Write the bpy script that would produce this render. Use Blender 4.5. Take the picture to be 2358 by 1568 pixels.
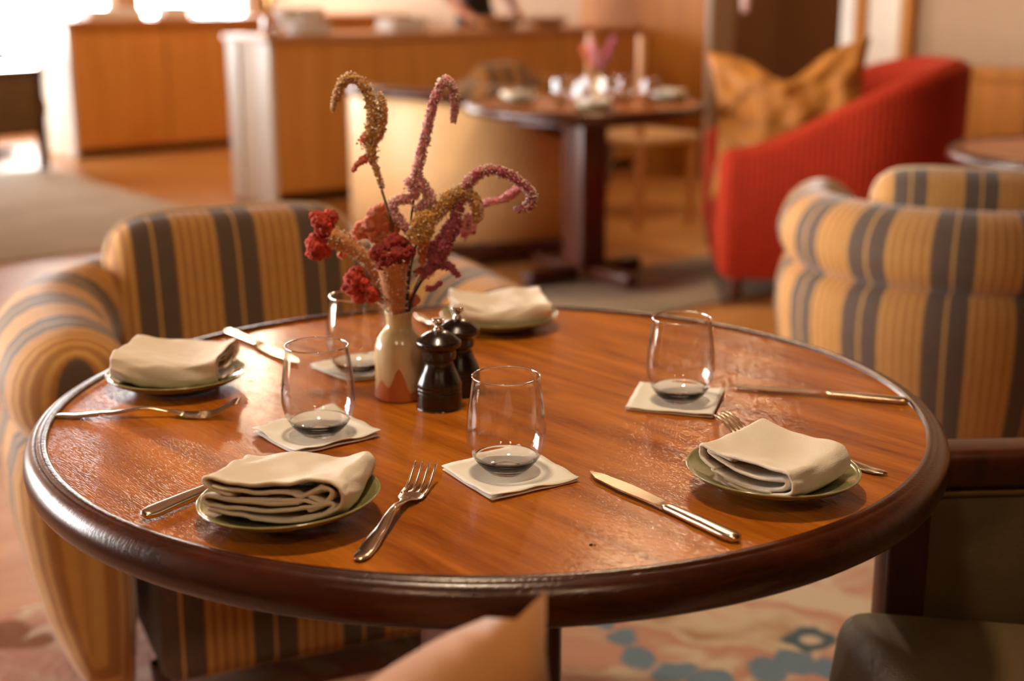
import bpy, bmesh, math, random
from mathutils import Vector, Matrix, noise
random.seed(7)
for o in list(bpy.data.objects):
    bpy.data.objects.remove(o)
SC = bpy.context.scene
COL = SC.collection
PI = math.pi
# ------------------------------------------------------------------ camera
cd = bpy.data.cameras.new('camera')
cam = bpy.data.objects.new('camera', cd)
COL.objects.link(cam)
cam.location = (0.0273, -1.5847, 1.2361)
cam.rotation_euler = (PI / 2 - 0.25296, 0, 0)
cd.sensor_width = 36.0
cd.lens = 48.93
cd.clip_start = 0.02
cd.dof.use_dof = True
cd.dof.focus_distance = 1.40
cd.dof.aperture_fstop = 3.1
SC.camera = cam
# ------------------------------------------------------------------ world, view
W = bpy.data.worlds.new('sky')
SC.world = W
W.use_nodes = True
bg = W.node_tree.nodes['Background']
bg.inputs[0].default_value = (1.0, 0.98, 0.95, 1)
bg.inputs[1].default_value = 29.0
vs = SC.view_settings
vs.view_transform = 'Standard'
vs.look = 'None'
vs.exposure = 0.15
vs.gamma = 1.0
vs.use_curve_mapping = False
SC.cycles.use_adaptive_sampling = True
SC.cycles.adaptive_threshold = 0.12
SC.cycles.adaptive_min_samples = 24
SC.cycles.max_bounces = 6
SC.cycles.diffuse_bounces = 3
SC.cycles.glossy_bounces = 3
SC.cycles.transmission_bounces = 6
SC.cycles.transparent_max_bounces = 16
SC.cycles.caustics_reflective = False
SC.cycles.caustics_refractive = True
SC.cycles.sample_clamp_indirect = 6.0
SC.cycles.use_denoising = True
# room axes: the room is turned 38 degrees from the camera
TH = math.radians(38.0)
AX = (math.cos(TH), math.sin(TH))
BX = (-math.sin(TH), math.cos(TH))
def rm(a, b, z=0.0):
    return Vector((a * AX[0] + b * BX[0], a * AX[1] + b * BX[1], z))

def portal(loc, rot, sx, sy):
    l = bpy.data.lights.new('window_daylight', 'AREA')
    l.shape = 'RECTANGLE'
    l.size, l.size_y = sx, sy
    l.cycles.is_portal = True
    o = bpy.data.objects.new('window_daylight', l)
    COL.objects.link(o)
    o.location = loc
    o.rotation_euler = rot
    return o
WLX = -3.0                         # window wall on the left
WINS_L = [(0.2, 1.4), (1.55, 2.75), (2.9, 4.1)]
WZ0, WZ1 = 0.40, 2.75
for y0, y1 in WINS_L:
    portal((WLX - 0.12, (y0 + y1) / 2, (WZ0 + WZ1) / 2), (0, -PI / 2, 0), WZ1 - WZ0, y1 - y0)
portal((WLX - 2.22, 8.65, (WZ0 + WZ1) / 2), (0, -PI / 2, 0), WZ1 - WZ0, 2.3)
WB = 11.0                          # window wall far behind the counters
WINS_B = [(2.95, 4.1), (4.3, 5.45)]
for a0, a1 in WINS_B:
    portal(rm((a0 + a1) / 2, WB + 0.12, (WZ0 + WZ1) / 2), (PI / 2, 0, TH), a1 - a0, WZ1 - WZ0)

# ------------------------------------------------------------------ helpers
def lin(c):
    return tuple(((x / 255.0) / 12.92 if x / 255.0 <= 0.04045 else ((x / 255.0 + 0.055) / 1.055) ** 2.4) for x in c)
MATS = {}
def newmat(name):
    m = bpy.data.materials.new(name)
    m.use_nodes = True
    nt = m.node_tree
    b = nt.nodes['Principled BSDF']
    MATS[name] = m
    return m, nt, b
def nd(nt, kind, **kw):
    n = nt.nodes.new(kind)
    for k, v in kw.items():
        if k.startswith('i_'):
            n.inputs[k[2:].replace('_', ' ')].default_value = v
        else:
            setattr(n, k, v)
    return n
def ramp(nt, stops, interp='LINEAR'):
    r = nt.nodes.new('ShaderNodeValToRGB')
    r.color_ramp.interpolation = interp
    e = r.color_ramp.elements
    while len(e) < len(stops):
        e.new(0.5)
    for i, (p, c) in enumerate(stops):
        e[i].position = p
        e[i].color = (*c, 1)
    return r
def plain(name, col, rough=0.5, metal=0.0, var=0.12, vscale=12.0, bump=0.0, bscale=200.0, sheen=0.0, sheen_tint=None, sub=0.0, coat=0.0, spec=0.5, stretch=None):
    """a colour with gentle mottling and fine relief"""
    m, nt, b = newmat(name)
    tc = nd(nt, 'ShaderNodeTexCoord')
    mp = nd(nt, 'ShaderNodeMapping')
    if stretch:
        mp.inputs['Scale'].default_value = stretch
    nt.links.new(tc.outputs['Object'], mp.inputs[0])
    n = nd(nt, 'ShaderNodeTexNoise', i_Scale=vscale, i_Detail=3.0)
    nt.links.new(mp.outputs[0], n.inputs['Vector'])
    c = lin(col)
    r = ramp(nt, [(0.3, tuple(x * (1 - var) for x in c)), (0.7, tuple(min(1, x * (1 + var)) for x in c))])
    nt.links.new(n.outputs[0], r.inputs[0])
    nt.links.new(r.outputs[0], b.inputs['Base Color'])
    b.inputs['Roughness'].default_value = rough
    b.inputs['Metallic'].default_value = metal
    b.inputs['Specular IOR Level'].default_value = spec
    b.inputs['Sheen Weight'].default_value = sheen
    if sheen_tint:
        b.inputs['Sheen Tint'].default_value = (*sheen_tint, 1)
    if sub:
        b.inputs['Subsurface Weight'].default_value = sub
        b.inputs['Subsurface Radius'].default_value = (0.006, 0.003, 0.002)
        b.inputs['Subsurface Scale'].default_value = 1.0
    b.inputs['Coat Weight'].default_value = coat
    if bump:
        n2 = nd(nt, 'ShaderNodeTexNoise', i_Scale=bscale, i_Detail=2.0)
        nt.links.new(mp.outputs[0], n2.inputs['Vector'])
        bp = nd(nt, 'ShaderNodeBump', i_Strength=bump, i_Distance=0.002)
        nt.links.new(n2.outputs[0], bp.inputs['Height'])
        nt.links.new(bp.outputs[0], b.inputs['Normal'])
    return m
def wood(name, dark, light, rough=0.35, scale=1.0, rot=(0, 0, 0), pores=0.0, coat=0.0, axis_stretch=(2.0, 26.0, 26.0), spec=0.5):
    m, nt, b = newmat(name)
    tc = nd(nt, 'ShaderNodeTexCoord')
    mp = nd(nt, 'ShaderNodeMapping')
    mp.vector_type = 'POINT'
    mp.inputs['Rotation'].default_value = rot
    nt.links.new(tc.outputs['Object'], mp.inputs[0])
    mp2 = nd(nt, 'ShaderNodeMapping')
    mp2.inputs['Scale'].default_value = tuple(scale * s for s in axis_stretch)
    nt.links.new(mp.outputs[0], mp2.inputs[0])
    n1 = nd(nt, 'ShaderNodeTexNoise', i_Scale=1.0, i_Detail=5.0, i_Distortion=0.6)
    nt.links.new(mp2.outputs[0], n1.inputs['Vector'])
    n2 = nd(nt, 'ShaderNodeTexNoise', i_Scale=7.0, i_Detail=3.0)
    nt.links.new(mp2.outputs[0], n2.inputs['Vector'])
    mx = nd(nt, 'ShaderNodeMath', operation='MULTIPLY_ADD')
    mx.inputs[1].default_value = 0.35
    nt.links.new(n2.outputs[0], mx.inputs[0])
    nt.links.new(n1.outputs[0], mx.inputs[2])
    d, l = lin(dark), lin(light)
    mid = tuple((x * 0.55 + y * 0.45) for x, y in zip(d, l))
    r = ramp(nt, [(0.42, d), (0.64, mid), (0.92, l)])
    nt.links.new(mx.outputs[0], r.inputs[0])
    nt.links.new(r.outputs[0], b.inputs['Base Color'])
    b.inputs['Roughness'].default_value = rough
    b.inputs['Coat Weight'].default_value = coat
    b.inputs['Coat Roughness'].default_value = 0.2
    b.inputs['Specular IOR Level'].default_value = spec
    if pores:
        mp3 = nd(nt, 'ShaderNodeMapping')
        mp3.inputs['Scale'].default_value = (60.0, 420.0, 60.0)
        nt.links.new(mp.outputs[0], mp3.inputs[0])
        n3 = nd(nt, 'ShaderNodeTexNoise', i_Scale=1.6, i_Detail=2.0)
        nt.links.new(mp3.outputs[0], n3.inputs['Vector'])
        rr = ramp(nt, [(0.36, (0, 0, 0)), (0.5, (1, 1, 1))])
        nt.links.new(n3.outputs[0], rr.inputs[0])
        bp = nd(nt, 'ShaderNodeBump', i_Strength=pores, i_Distance=0.0006)
        nt.links.new(rr.outputs[0], bp.inputs['Height'])
        nt.links.new(bp.outputs[0], b.inputs['Normal'])
    return m
def stripes(name, taupe, band, line, period=0.16):
    """upholstery stripe: an ochre band with five fine lines, then taupe with one fine line; runs on the mesh's UV in metres"""
    m, nt, b = newmat(name)
    uv = nd(nt, 'ShaderNodeUVMap')
    sep = nd(nt, 'ShaderNodeSeparateXYZ')
    nt.links.new(uv.outputs[0], sep.inputs[0])
    dv = nd(nt, 'ShaderNodeMath', operation='DIVIDE')
    dv.inputs[1].default_value = period
    nt.links.new(sep.outputs[0], dv.inputs[0])
    fr = nd(nt, 'ShaderNodeMath', operation='FRACT')
    nt.links.new(dv.outputs[0], fr.inputs[0])
    T, Bd, L = lin(taupe), lin(band), lin(line)
    st = [(0.0, T), (0.012, Bd)]
    for k in range(5):
        c = 0.05 + k * 0.11
        st += [(c - 0.026, Bd), (c - 0.012, L), (c + 0.012, L), (c + 0.026, Bd)]
    st += [(0.535, T), (0.745, T), (0.753, L), (0.775, L), (0.783, T)]
    r = ramp(nt, st)
    nt.links.new(fr.outputs[0], r.inputs[0])
    tc = nd(nt, 'ShaderNodeTexCoord')
    n = nd(nt, 'ShaderNodeTexNoise', i_Scale=35.0, i_Detail=3.0)
    nt.links.new(tc.outputs['Object'], n.inputs['Vector'])
    mx = nd(nt, 'ShaderNodeMix', data_type='RGBA', blend_type='MULTIPLY')
    mx.inputs[0].default_value = 0.22
    nt.links.new(r.outputs[0], mx.inputs[6])
    nt.links.new(n.outputs[0], mx.inputs[7])
    nt.links.new(mx.outputs[2], b.inputs['Base Color'])
    b.inputs['Roughness'].default_value = 0.8
    b.inputs['Sheen Weight'].default_value = 0.35
    b.inputs['Sheen Roughness'].default_value = 0.4
    n2 = nd(nt, 'ShaderNodeTexNoise', i_Scale=500.0)
    nt.links.new(tc.outputs['Object'], n2.inputs['Vector'])
    bp = nd(nt, 'ShaderNodeBump', i_Strength=0.3, i_Distance=0.001)
    nt.links.new(n2.outputs[0], bp.inputs['Height'])
    nt.links.new(bp.outputs[0], b.inputs['Normal'])
    return m
def thin_glass(name, tint=(1, 1, 1), ior=1.5):
    """thin clear glass: light passes straight through, the surface mirrors at grazing angles"""
    m = bpy.data.materials.new(name)
    m.use_nodes = True
    nt = m.node_tree
    nt.nodes.clear()
    out = nd(nt, 'ShaderNodeOutputMaterial')
    lw = nd(nt, 'ShaderNodeLayerWeight')
    lw.inputs[0].default_value = 0.5
    pw = nd(nt, 'ShaderNodeMath', operation='POWER')
    pw.inputs[1].default_value = 2.6
    nt.links.new(lw.outputs['Facing'], pw.inputs[0])
    fr = nd(nt, 'ShaderNodeMath', operation='MULTIPLY_ADD')
    fr.inputs[1].default_value = 0.9
    fr.inputs[2].default_value = ((ior - 1) / (ior + 1)) ** 2
    nt.links.new(pw.outputs[0], fr.inputs[0])
    tr = nd(nt, 'ShaderNodeBsdfTransparent')
    tr.inputs[0].default_value = (*tint, 1)
    gl = nd(nt, 'ShaderNodeBsdfGlossy')
    gl.inputs['Roughness'].default_value = 0.01
    mx = nd(nt, 'ShaderNodeMixShader')
    nt.links.new(fr.outputs[0], mx.inputs[0])
    nt.links.new(tr.outputs[0], mx.inputs[1])
    nt.links.new(gl.outputs[0], mx.inputs[2])
    nt.links.new(mx.outputs[0], out.inputs[0])
    MATS[name] = m
    return m
def clear_glass(name):
    m = bpy.data.materials.new(name)
    m.use_nodes = True
    b = m.node_tree.nodes['Principled BSDF']
    b.inputs['Base Color'].default_value = (1, 1, 1, 1)
    b.inputs['Roughness'].default_value = 0.0
    b.inputs['Transmission Weight'].default_value = 1.0
    b.inputs['IOR'].default_value = 1.48
    MATS[name] = m
    return m

def put(name, me, mat, parent=None, smooth=True, loc=None, rot=None):
    if mat is not None:
        me.materials.append(MATS[mat])
    if smooth:
        for p in me.polygons:
            p.use_smooth = True
    o = bpy.data.objects.new(name, me)
    COL.objects.link(o)
    if parent:
        o.parent = parent
    if loc is not None:
        o.location = loc
    if rot is not None:
        o.rotation_euler = rot
    return o
def empty(name, loc=(0, 0, 0), rz=0.0):
    o = bpy.data.objects.new(name, None)
    COL.objects.link(o)
    o.location = loc
    o.rotation_euler = (0, 0, rz)
    return o
def tag(o, label, cat, group=None, kind=None):
    o['label'] = label
    o['category'] = cat
    if group:
        o['group'] = group
    if kind:
        o['kind'] = kind
    return o
def struct(o):
    o['kind'] = 'structure'
    return o
def copy_tree(o, parent=None):
    c = o.copy()
    COL.objects.link(c)
    c.parent = parent
    for ch in list(o.children):
        copy_tree(ch, c)
    return c
def mesh(verts, faces, uvs=None):
    me = bpy.data.meshes.new('m')
    me.from_pydata([tuple(v) for v in verts], [], faces)
    if uvs is not None:
        ul = me.uv_layers.new(name='UVMap')
        for lp in me.loops:
            ul.data[lp.index].uv = uvs[lp.vertex_index]
    me.update()
    return me
def grid(rows, close_u=False, close_v=False, cap0=False, cap1=False, uvs=None):
    """rows[i][j] -> quad mesh; close_v joins last column to first (rings)"""
    n, k = len(rows), len(rows[0])
    v = [p for r in rows for p in r]
    uv = [t for r in uvs for t in r] if uvs else None
    f = []
    for i in range(n if close_u else n - 1):
        i2 = (i + 1) % n
        for j in range(k if close_v else k - 1):
            j2 = (j + 1) % k
            f.append((i * k + j, i * k + j2, i2 * k + j2, i2 * k + j))
    if cap0:
        f.append(tuple(range(k - 1, -1, -1)))
    if cap1:
        f.append(tuple((n - 1) * k + j for j in range(k)))
    return mesh(v, f, uv)
def lathe(prof, n=48, cap=False):
    rows = [[(r * math.cos(2 * PI * j / n), r * math.sin(2 * PI * j / n), z) for j in range(n)] for r, z in prof]
    return grid(rows, close_v=True, cap0=cap, cap1=cap)
def boxes(specs, bevel=0.0, seg=2):
    """one mesh out of boxes (x0,x1,y0,y1,z0,z1)"""
    bm = bmesh.new()
    for x0, x1, y0, y1, z0, z1 in specs:
        r = bmesh.ops.create_cube(bm, size=1.0)
        for v in r['verts']:
            v.co = ((x0 + x1) / 2 + v.co.x * (x1 - x0), (y0 + y1) / 2 + v.co.y * (y1 - y0), (z0 + z1) / 2 + v.co.z * (z1 - z0))
    if bevel:
        bmesh.ops.bevel(bm, geom=bm.edges[:], offset=bevel, segments=seg, affect='EDGES', profile=0.6)
    me = bpy.data.meshes.new('m')
    bm.to_mesh(me)
    bm.free()
    return me
def catmull(pts, sub=6):
    P = [Vector(p) for p in pts]
    P = [P[0] * 2 - P[1]] + P + [P[-1] * 2 - P[-2]]
    out = []
    for i in range(1, len(P) - 2):
        p0, p1, p2, p3 = P[i - 1], P[i], P[i + 1], P[i + 2]
        for s in range(sub):
            t = s / sub
            out.append(0.5 * ((2 * p1) + (p2 - p0) * t + (2 * p0 - 5 * p1 + 4 * p2 - p3) * t * t + (3 * p1 - p0 - 3 * p2 + p3) * t ** 3))
    out.append(P[-2].copy())
    return out
def tube_rows(path, rad, n=10):
    rows = []
    up = Vector((0.13, 0.97, 0.2)).normalized()
    for i, p in enumerate(path):
        t = (path[min(i + 1, len(path) - 1)] - path[max(i - 1, 0)]).normalized()
        x = t.cross(up)
        if x.length < 0.05:
            x = t.cross(Vector((1, 0, 0)))
        x.normalize()
        y = t.cross(x)
        r = rad[i] if isinstance(rad, (list, tuple)) else rad
        rows.append([p + (x * math.cos(2 * PI * j / n) + y * math.sin(2 * PI * j / n)) * r for j in range(n)])
    return rows
def tube(path, rad, n=10):
    return grid(tube_rows(path, rad, n), close_v=True, cap0=True, cap1=True)
def join_meshes(mes):
    v, f = [], []
    for me in mes:
        o = len(v)
        v += [tuple(x.co) for x in me.vertices]
        f += [tuple(o + i for i in p.vertices) for p in me.polygons]
        bpy.data.meshes.remove(me)
    return mesh(v, f)
def add_mod(o, kind, **kw):
    m = o.modifiers.new(kind.lower(), kind)
    for k, v in kw.items():
        setattr(m, k, v)
    return m
def cushion(w, h, t, n=22, pinch=0.55, uvs=True, rnd=0.0, ush=0.0, ear=0.0, wav=0.0, seed=0.0, dip=0.0):
    """soft cushion in the XZ plane: w wide (x), h tall (z from 0), t thick (y); corners may stretch to ears"""
    V, F, U = [], [], []
    def pt(i, j, side):
        u, v = -1 + 2 * i / n, -1 + 2 * j / n
        e = (1 - abs(u) ** 4) * (1 - abs(v) ** 4)
        d = t / 2 * max(e, 0.0) ** pinch
        s = 1 + ear * (abs(u) * abs(v)) ** 3 - 0.05 * (1 if ear else 0) * ((1 - u * u) * abs(v) ** 6 + (1 - v * v) * abs(u) ** 6)
        s -= rnd * (abs(u) * abs(v)) ** 4
        z = h / 2 + v * h / 2 * s
        x = u * w / 2 * s
        if dip and v > -0.2:
            z -= dip * math.exp(-(u * 2.4) ** 2) * ((v + 0.2) / 1.2) ** 2
        y = side * d
        if wav:
            y += wav * (noise.noise(Vector((u * 1.7 + seed, v * 1.7, side + seed))) + 0.5 * noise.noise(Vector((u * 4 + seed, v * 4, side)))) * min(1, e * 3)
        return (x, y, z)
    idx = {}
    for side in (-1, 1):
        for i in range(n + 1):
            for j in range(n + 1):
                edge = i in (0, n) or j in (0, n)
                k = (0 if edge else side, i, j)
                if k not in idx:
                    idx[k] = len(V)
                    p = pt(i, j, side)
                    V.append((p[0], 0.0, p[2]) if edge else p)
                    U.append((p[0] + ush, p[2]))
        for i in range(n):
            for j in range(n):
                q = []
                for a, b in ((i, j), (i + 1, j), (i + 1, j + 1), (i, j + 1)):
                    edge = a in (0, n) or b in (0, n)
                    q.append(idx[(0 if edge else side, a, b)])
                F.append(tuple(q if side < 0 else q[::-1]))
    return mesh(V, F, U)
def soft_box(w, d, h, r=0.03, seg=5, crown=0.0, uvaxis=0, cuts=10):
    """rounded upholstered block, x centred, y centred, z from 0, with UV along one axis"""
    bm = bmesh.new()
    bmesh.ops.create_cube(bm, size=1.0)
    for v in bm.verts:
        v.co = (v.co.x * w, v.co.y * d, (v.co.z + 0.5) * h)
    bmesh.ops.bevel(bm, geom=bm.edges[:], offset=r, segments=seg, affect='EDGES', profile=0.5)
    if crown:
        bmesh.ops.subdivide_edges(bm, edges=[e for e in bm.edges if e.calc_length() > min(w, d) * 0.4], cuts=cuts, use_grid_fill=True)
        for v in bm.verts:
            if v.co.z > h * 0.5:
                v.co.z += crown * (1 - (2 * v.co.x / w) ** 2) * (1 - (2 * v.co.y / d) ** 2)
    me = bpy.data.meshes.new('m')
    bm.to_mesh(me)
    bm.free()
    ul = me.uv_layers.new(name='UVMap')
    for lp in me.loops:
        c = me.vertices[lp.vertex_index].co
        ul.data[lp.index].uv = (c[uvaxis] + 0.04, c[2])
    return me

def interp(xs, ys, x):
    for i in range(len(xs) - 1):
        if x <= xs[i + 1]:
            t = (x - xs[i]) / (xs[i + 1] - xs[i])
            t = t * t * (3 - 2 * t)
            return ys[i] * (1 - t) + ys[i + 1] * t
    return ys[-1]

# ------------------------------------------------------------------ materials
wood('table_wood', (130, 64, 12), (198, 116, 34), spec=0.14, rough=0.18, rot=(0, 0, math.radians(74)), pores=0.22, scale=1.0, axis_stretch=(3.0, 30.0, 30.0))
wood('rim_wood', (42, 16, 8), (82, 36, 14), rough=0.26, pores=0.15, axis_stretch=(9, 9, 40))
wood('dark_wood', (48, 20, 12), (84, 38, 20), rough=0.3, axis_stretch=(30, 30, 3))
wood('counter_wood', (204, 138, 64), (224, 160, 86), rough=0.42, axis_stretch=(16, 16, 1.2), spec=0.2)
wood('panel_wood', (162, 98, 32), (188, 120, 46), rough=0.5, axis_stretch=(14, 14, 1.2), spec=0.15)
wood('worktop_wood', (190, 128, 72), (212, 152, 94), rough=0.4, axis_stretch=(2, 20, 20))
wood('floor_wood', (186, 124, 60), (212, 156, 90), rough=0.38, rot=(0, 0, -TH), axis_stretch=(1.0, 9.0, 9.0))
stripes('stripe_cloth', (98, 76, 58), (178, 118, 52), (216, 160, 82))
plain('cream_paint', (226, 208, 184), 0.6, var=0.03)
plain('white_trim', (232, 224, 212), 0.45, var=0.02)
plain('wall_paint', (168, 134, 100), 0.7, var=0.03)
wood('ceiling_paint', (96, 58, 30), (120, 76, 42), rough=0.6, axis_stretch=(1, 8, 8))
plain('corridor_paint', (150, 104, 66), 0.7, var=0.05)
plain('cream_leather', (228, 186, 130), 0.45, var=0.05, bump=0.15, bscale=300)
plain('olive_leather', (98, 78, 48), 0.55, var=0.12, bump=0.3, bscale=420)
plain('olive_piping', (122, 92, 50), 0.6, var=0.1)
plain('gold_cloth', (168, 104, 34), 0.75, var=0.08, sheen=0.5, bump=0.3, bscale=500)
plain('mustard_velvet', (156, 94, 14), 0.7, var=0.15, sheen=0.06, sheen_tint=lin((255, 210, 120)))
plain('napkin_cloth', (240, 226, 206), 0.85, var=0.03, bump=0.5, bscale=900, sheen=0.2)
plain('paper', (232, 222, 204), 0.85, var=0.02)
plain('linen_white', (238, 232, 224), 0.8, var=0.02)
plain('green_glaze', (122, 120, 78), 0.16, var=0.18, vscale=30, coat=0.5)
plain('plate_rim', (150, 140, 92), 0.14, var=0.15, vscale=60, coat=0.5)
plain('steel', (226, 210, 184), 0.22, metal=1.0, var=0.03)
plain('chrome', (220, 216, 210), 0.08, metal=1.0, var=0.01)
plain('brass', (216, 170, 90), 0.25, metal=1.0, var=0.05)
plain('mill_wood', (34, 20, 14), 0.24, var=0.3, vscale=60, coat=0.3)
plain('green_stem', (112, 84, 26), 0.7, var=0.2)
plain('dark_stem', (62, 46, 26), 0.7, var=0.2)
plain('pink_bloom', (222, 148, 152), 0.85, var=0.25, vscale=160, sheen=0.8, sheen_tint=lin((255, 214, 224)))
plain('magenta_bloom', (178, 84, 98), 0.85, var=0.3, vscale=160, sheen=0.8, sheen_tint=lin((255, 200, 205)))
plain('gold_bloom', (210, 154, 78), 0.85, var=0.25, vscale=160, sheen=0.8, sheen_tint=lin((255, 236, 190)))
plain('red_bloom', (176, 52, 30), 0.85, var=0.5, vscale=90, sheen=0.4, sheen_tint=lin((255, 150, 130)))
plain('dark_red_bloom', (128, 28, 20), 0.85, var=0.5, vscale=90, sheen=0.3, sheen_tint=lin((255, 120, 100)))
plain('coral_bloom', (214, 116, 74), 0.8, var=0.25, vscale=100, sheen=0.9, sheen_tint=lin((255, 200, 180)))
plain('tan_fuzz', (190, 122, 66), 0.9, var=0.2, vscale=200, sheen=0.9, sheen_tint=lin((255, 230, 200)))
plain('pale_fleck', (240, 224, 206), 0.8, var=0.05)
plain('red_cord', (162, 42, 14), 0.8, var=0.08, spec=0.2, sheen=0.08, sheen_tint=lin((255, 150, 120)))
plain('black_cloth', (22, 22, 26), 0.8, var=0.1)
plain('skin', (214, 150, 116), 0.5, var=0.05)
plain('hair_brown', (46, 30, 22), 0.6, var=0.2)
plain('pink_glass', (236, 190, 176), 0.3, var=0.02)
plain('rug_grey', (206, 196, 182), 0.95, var=0.12, vscale=3.0, bump=0.4, bscale=120)
plain('rug_taupe', (150, 132, 108), 0.95, var=0.15, vscale=4.0, bump=0.4, bscale=120)
plain('basket', (178, 128, 78), 0.7, var=0.2, vscale=40)
thin_glass('glass_wall')
thin_glass('window_glass')
clear_glass('glass_base')

def stripe_ribs(name, scale):
    """fine vertical cord ribs on the red cloth"""
    m = MATS[name]
    nt = m.node_tree
    b = nt.nodes['Principled BSDF']
    uv = nd(nt, 'ShaderNodeUVMap')
    wv = nd(nt, 'ShaderNodeTexWave', i_Scale=scale)
    nt.links.new(uv.outputs[0], wv.inputs['Vector'])
    bp = nd(nt, 'ShaderNodeBump', i_Strength=0.6, i_Distance=0.004)
    nt.links.new(wv.outputs['Color'], bp.inputs['Height'])
    nt.links.new(bp.outputs[0], b.inputs['Normal'])
stripe_ribs('red_cord', 14.0)

def vase_glaze():
    """cream glaze running down in drips over bare orange clay"""
    m, nt, b = newmat('vase_glaze')
    tc = nd(nt, 'ShaderNodeTexCoord')
    sep = nd(nt, 'ShaderNodeSeparateXYZ')
    nt.links.new(tc.outputs['Object'], sep.inputs[0])
    at = nd(nt, 'ShaderNodeMath', operation='ARCTAN2')
    nt.links.new(sep.outputs[1], at.inputs[0])
    nt.links.new(sep.outputs[0], at.inputs[1])
    prev = None
    for k_, ph_, am_ in ((3.0, 0.5, 0.009), (8.0, 1.1, 0.006), (5.0, 2.4, 0.006)):
        m1 = nd(nt, 'ShaderNodeMath', operation='MULTIPLY_ADD')
        m1.inputs[1].default_value, m1.inputs[2].default_value = k_, ph_
        nt.links.new(at.outputs[0], m1.inputs[0])
        m2 = nd(nt, 'ShaderNodeMath', operation='SINE')
        nt.links.new(m1.outputs[0], m2.inputs[0])
        ml = nd(nt, 'ShaderNodeMath', operation='MULTIPLY_ADD')
        ml.inputs[1].default_value, ml.inputs[2].default_value = am_, 0.023
        nt.links.new(m2.outputs[0], ml.inputs[0])
        if prev:
            nt.links.new(prev.outputs[0], ml.inputs[2])
        prev = ml
    sb = nd(nt, 'ShaderNodeMath', operation='SUBTRACT')
    nt.links.new(sep.outputs[2], sb.inputs[0])
    nt.links.new(ml.outputs[0], sb.inputs[1])
    mr = nd(nt, 'ShaderNodeMapRange')
    mr.inputs['From Min'].default_value = -0.0012
    mr.inputs['From Max'].default_value = 0.0012
    nt.links.new(sb.outputs[0], mr.inputs[0])
    n2 = nd(nt, 'ShaderNodeTexNoise', i_Scale=28.0, i_Detail=3.0)
    mp = nd(nt, 'ShaderNodeMapping')
    mp.inputs['Scale'].default_value = (1.6, 1.6, 0.4)
    nt.links.new(tc.outputs['Object'], mp.inputs[0])
    nt.links.new(mp.outputs[0], n2.inputs['Vector'])
    g = ramp(nt, [(0.35, lin((206, 176, 126))), (0.6, lin((228, 204, 160)))])
    nt.links.new(n2.outputs[0], g.inputs[0])
    cl = ramp(nt, [(0.35, lin((178, 96, 44))), (0.6, lin((206, 124, 64)))])
    nt.links.new(n2.outputs[0], cl.inputs[0])
    mx = nd(nt, 'ShaderNodeMix', data_type='RGBA')
    nt.links.new(mr.outputs[0], mx.inputs[0])
    nt.links.new(cl.outputs[0], mx.inputs[6])
    nt.links.new(g.outputs[0], mx.inputs[7])
    nt.links.new(mx.outputs[2], b.inputs['Base Color'])
    r = ramp(nt, [(0.0, (0.55,) * 3), (1.0, (0.16,) * 3)])
    nt.links.new(mr.outputs[0], r.inputs[0])
    nt.links.new(r.outputs[0], b.inputs['Roughness'])
    bp = nd(nt, 'ShaderNodeBump', i_Strength=0.8, i_Distance=0.001)
    nt.links.new(mr.outputs[0], bp.inputs['Height'])
    nt.links.new(bp.outputs[0], b.inputs['Normal'])
vase_glaze()

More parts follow.
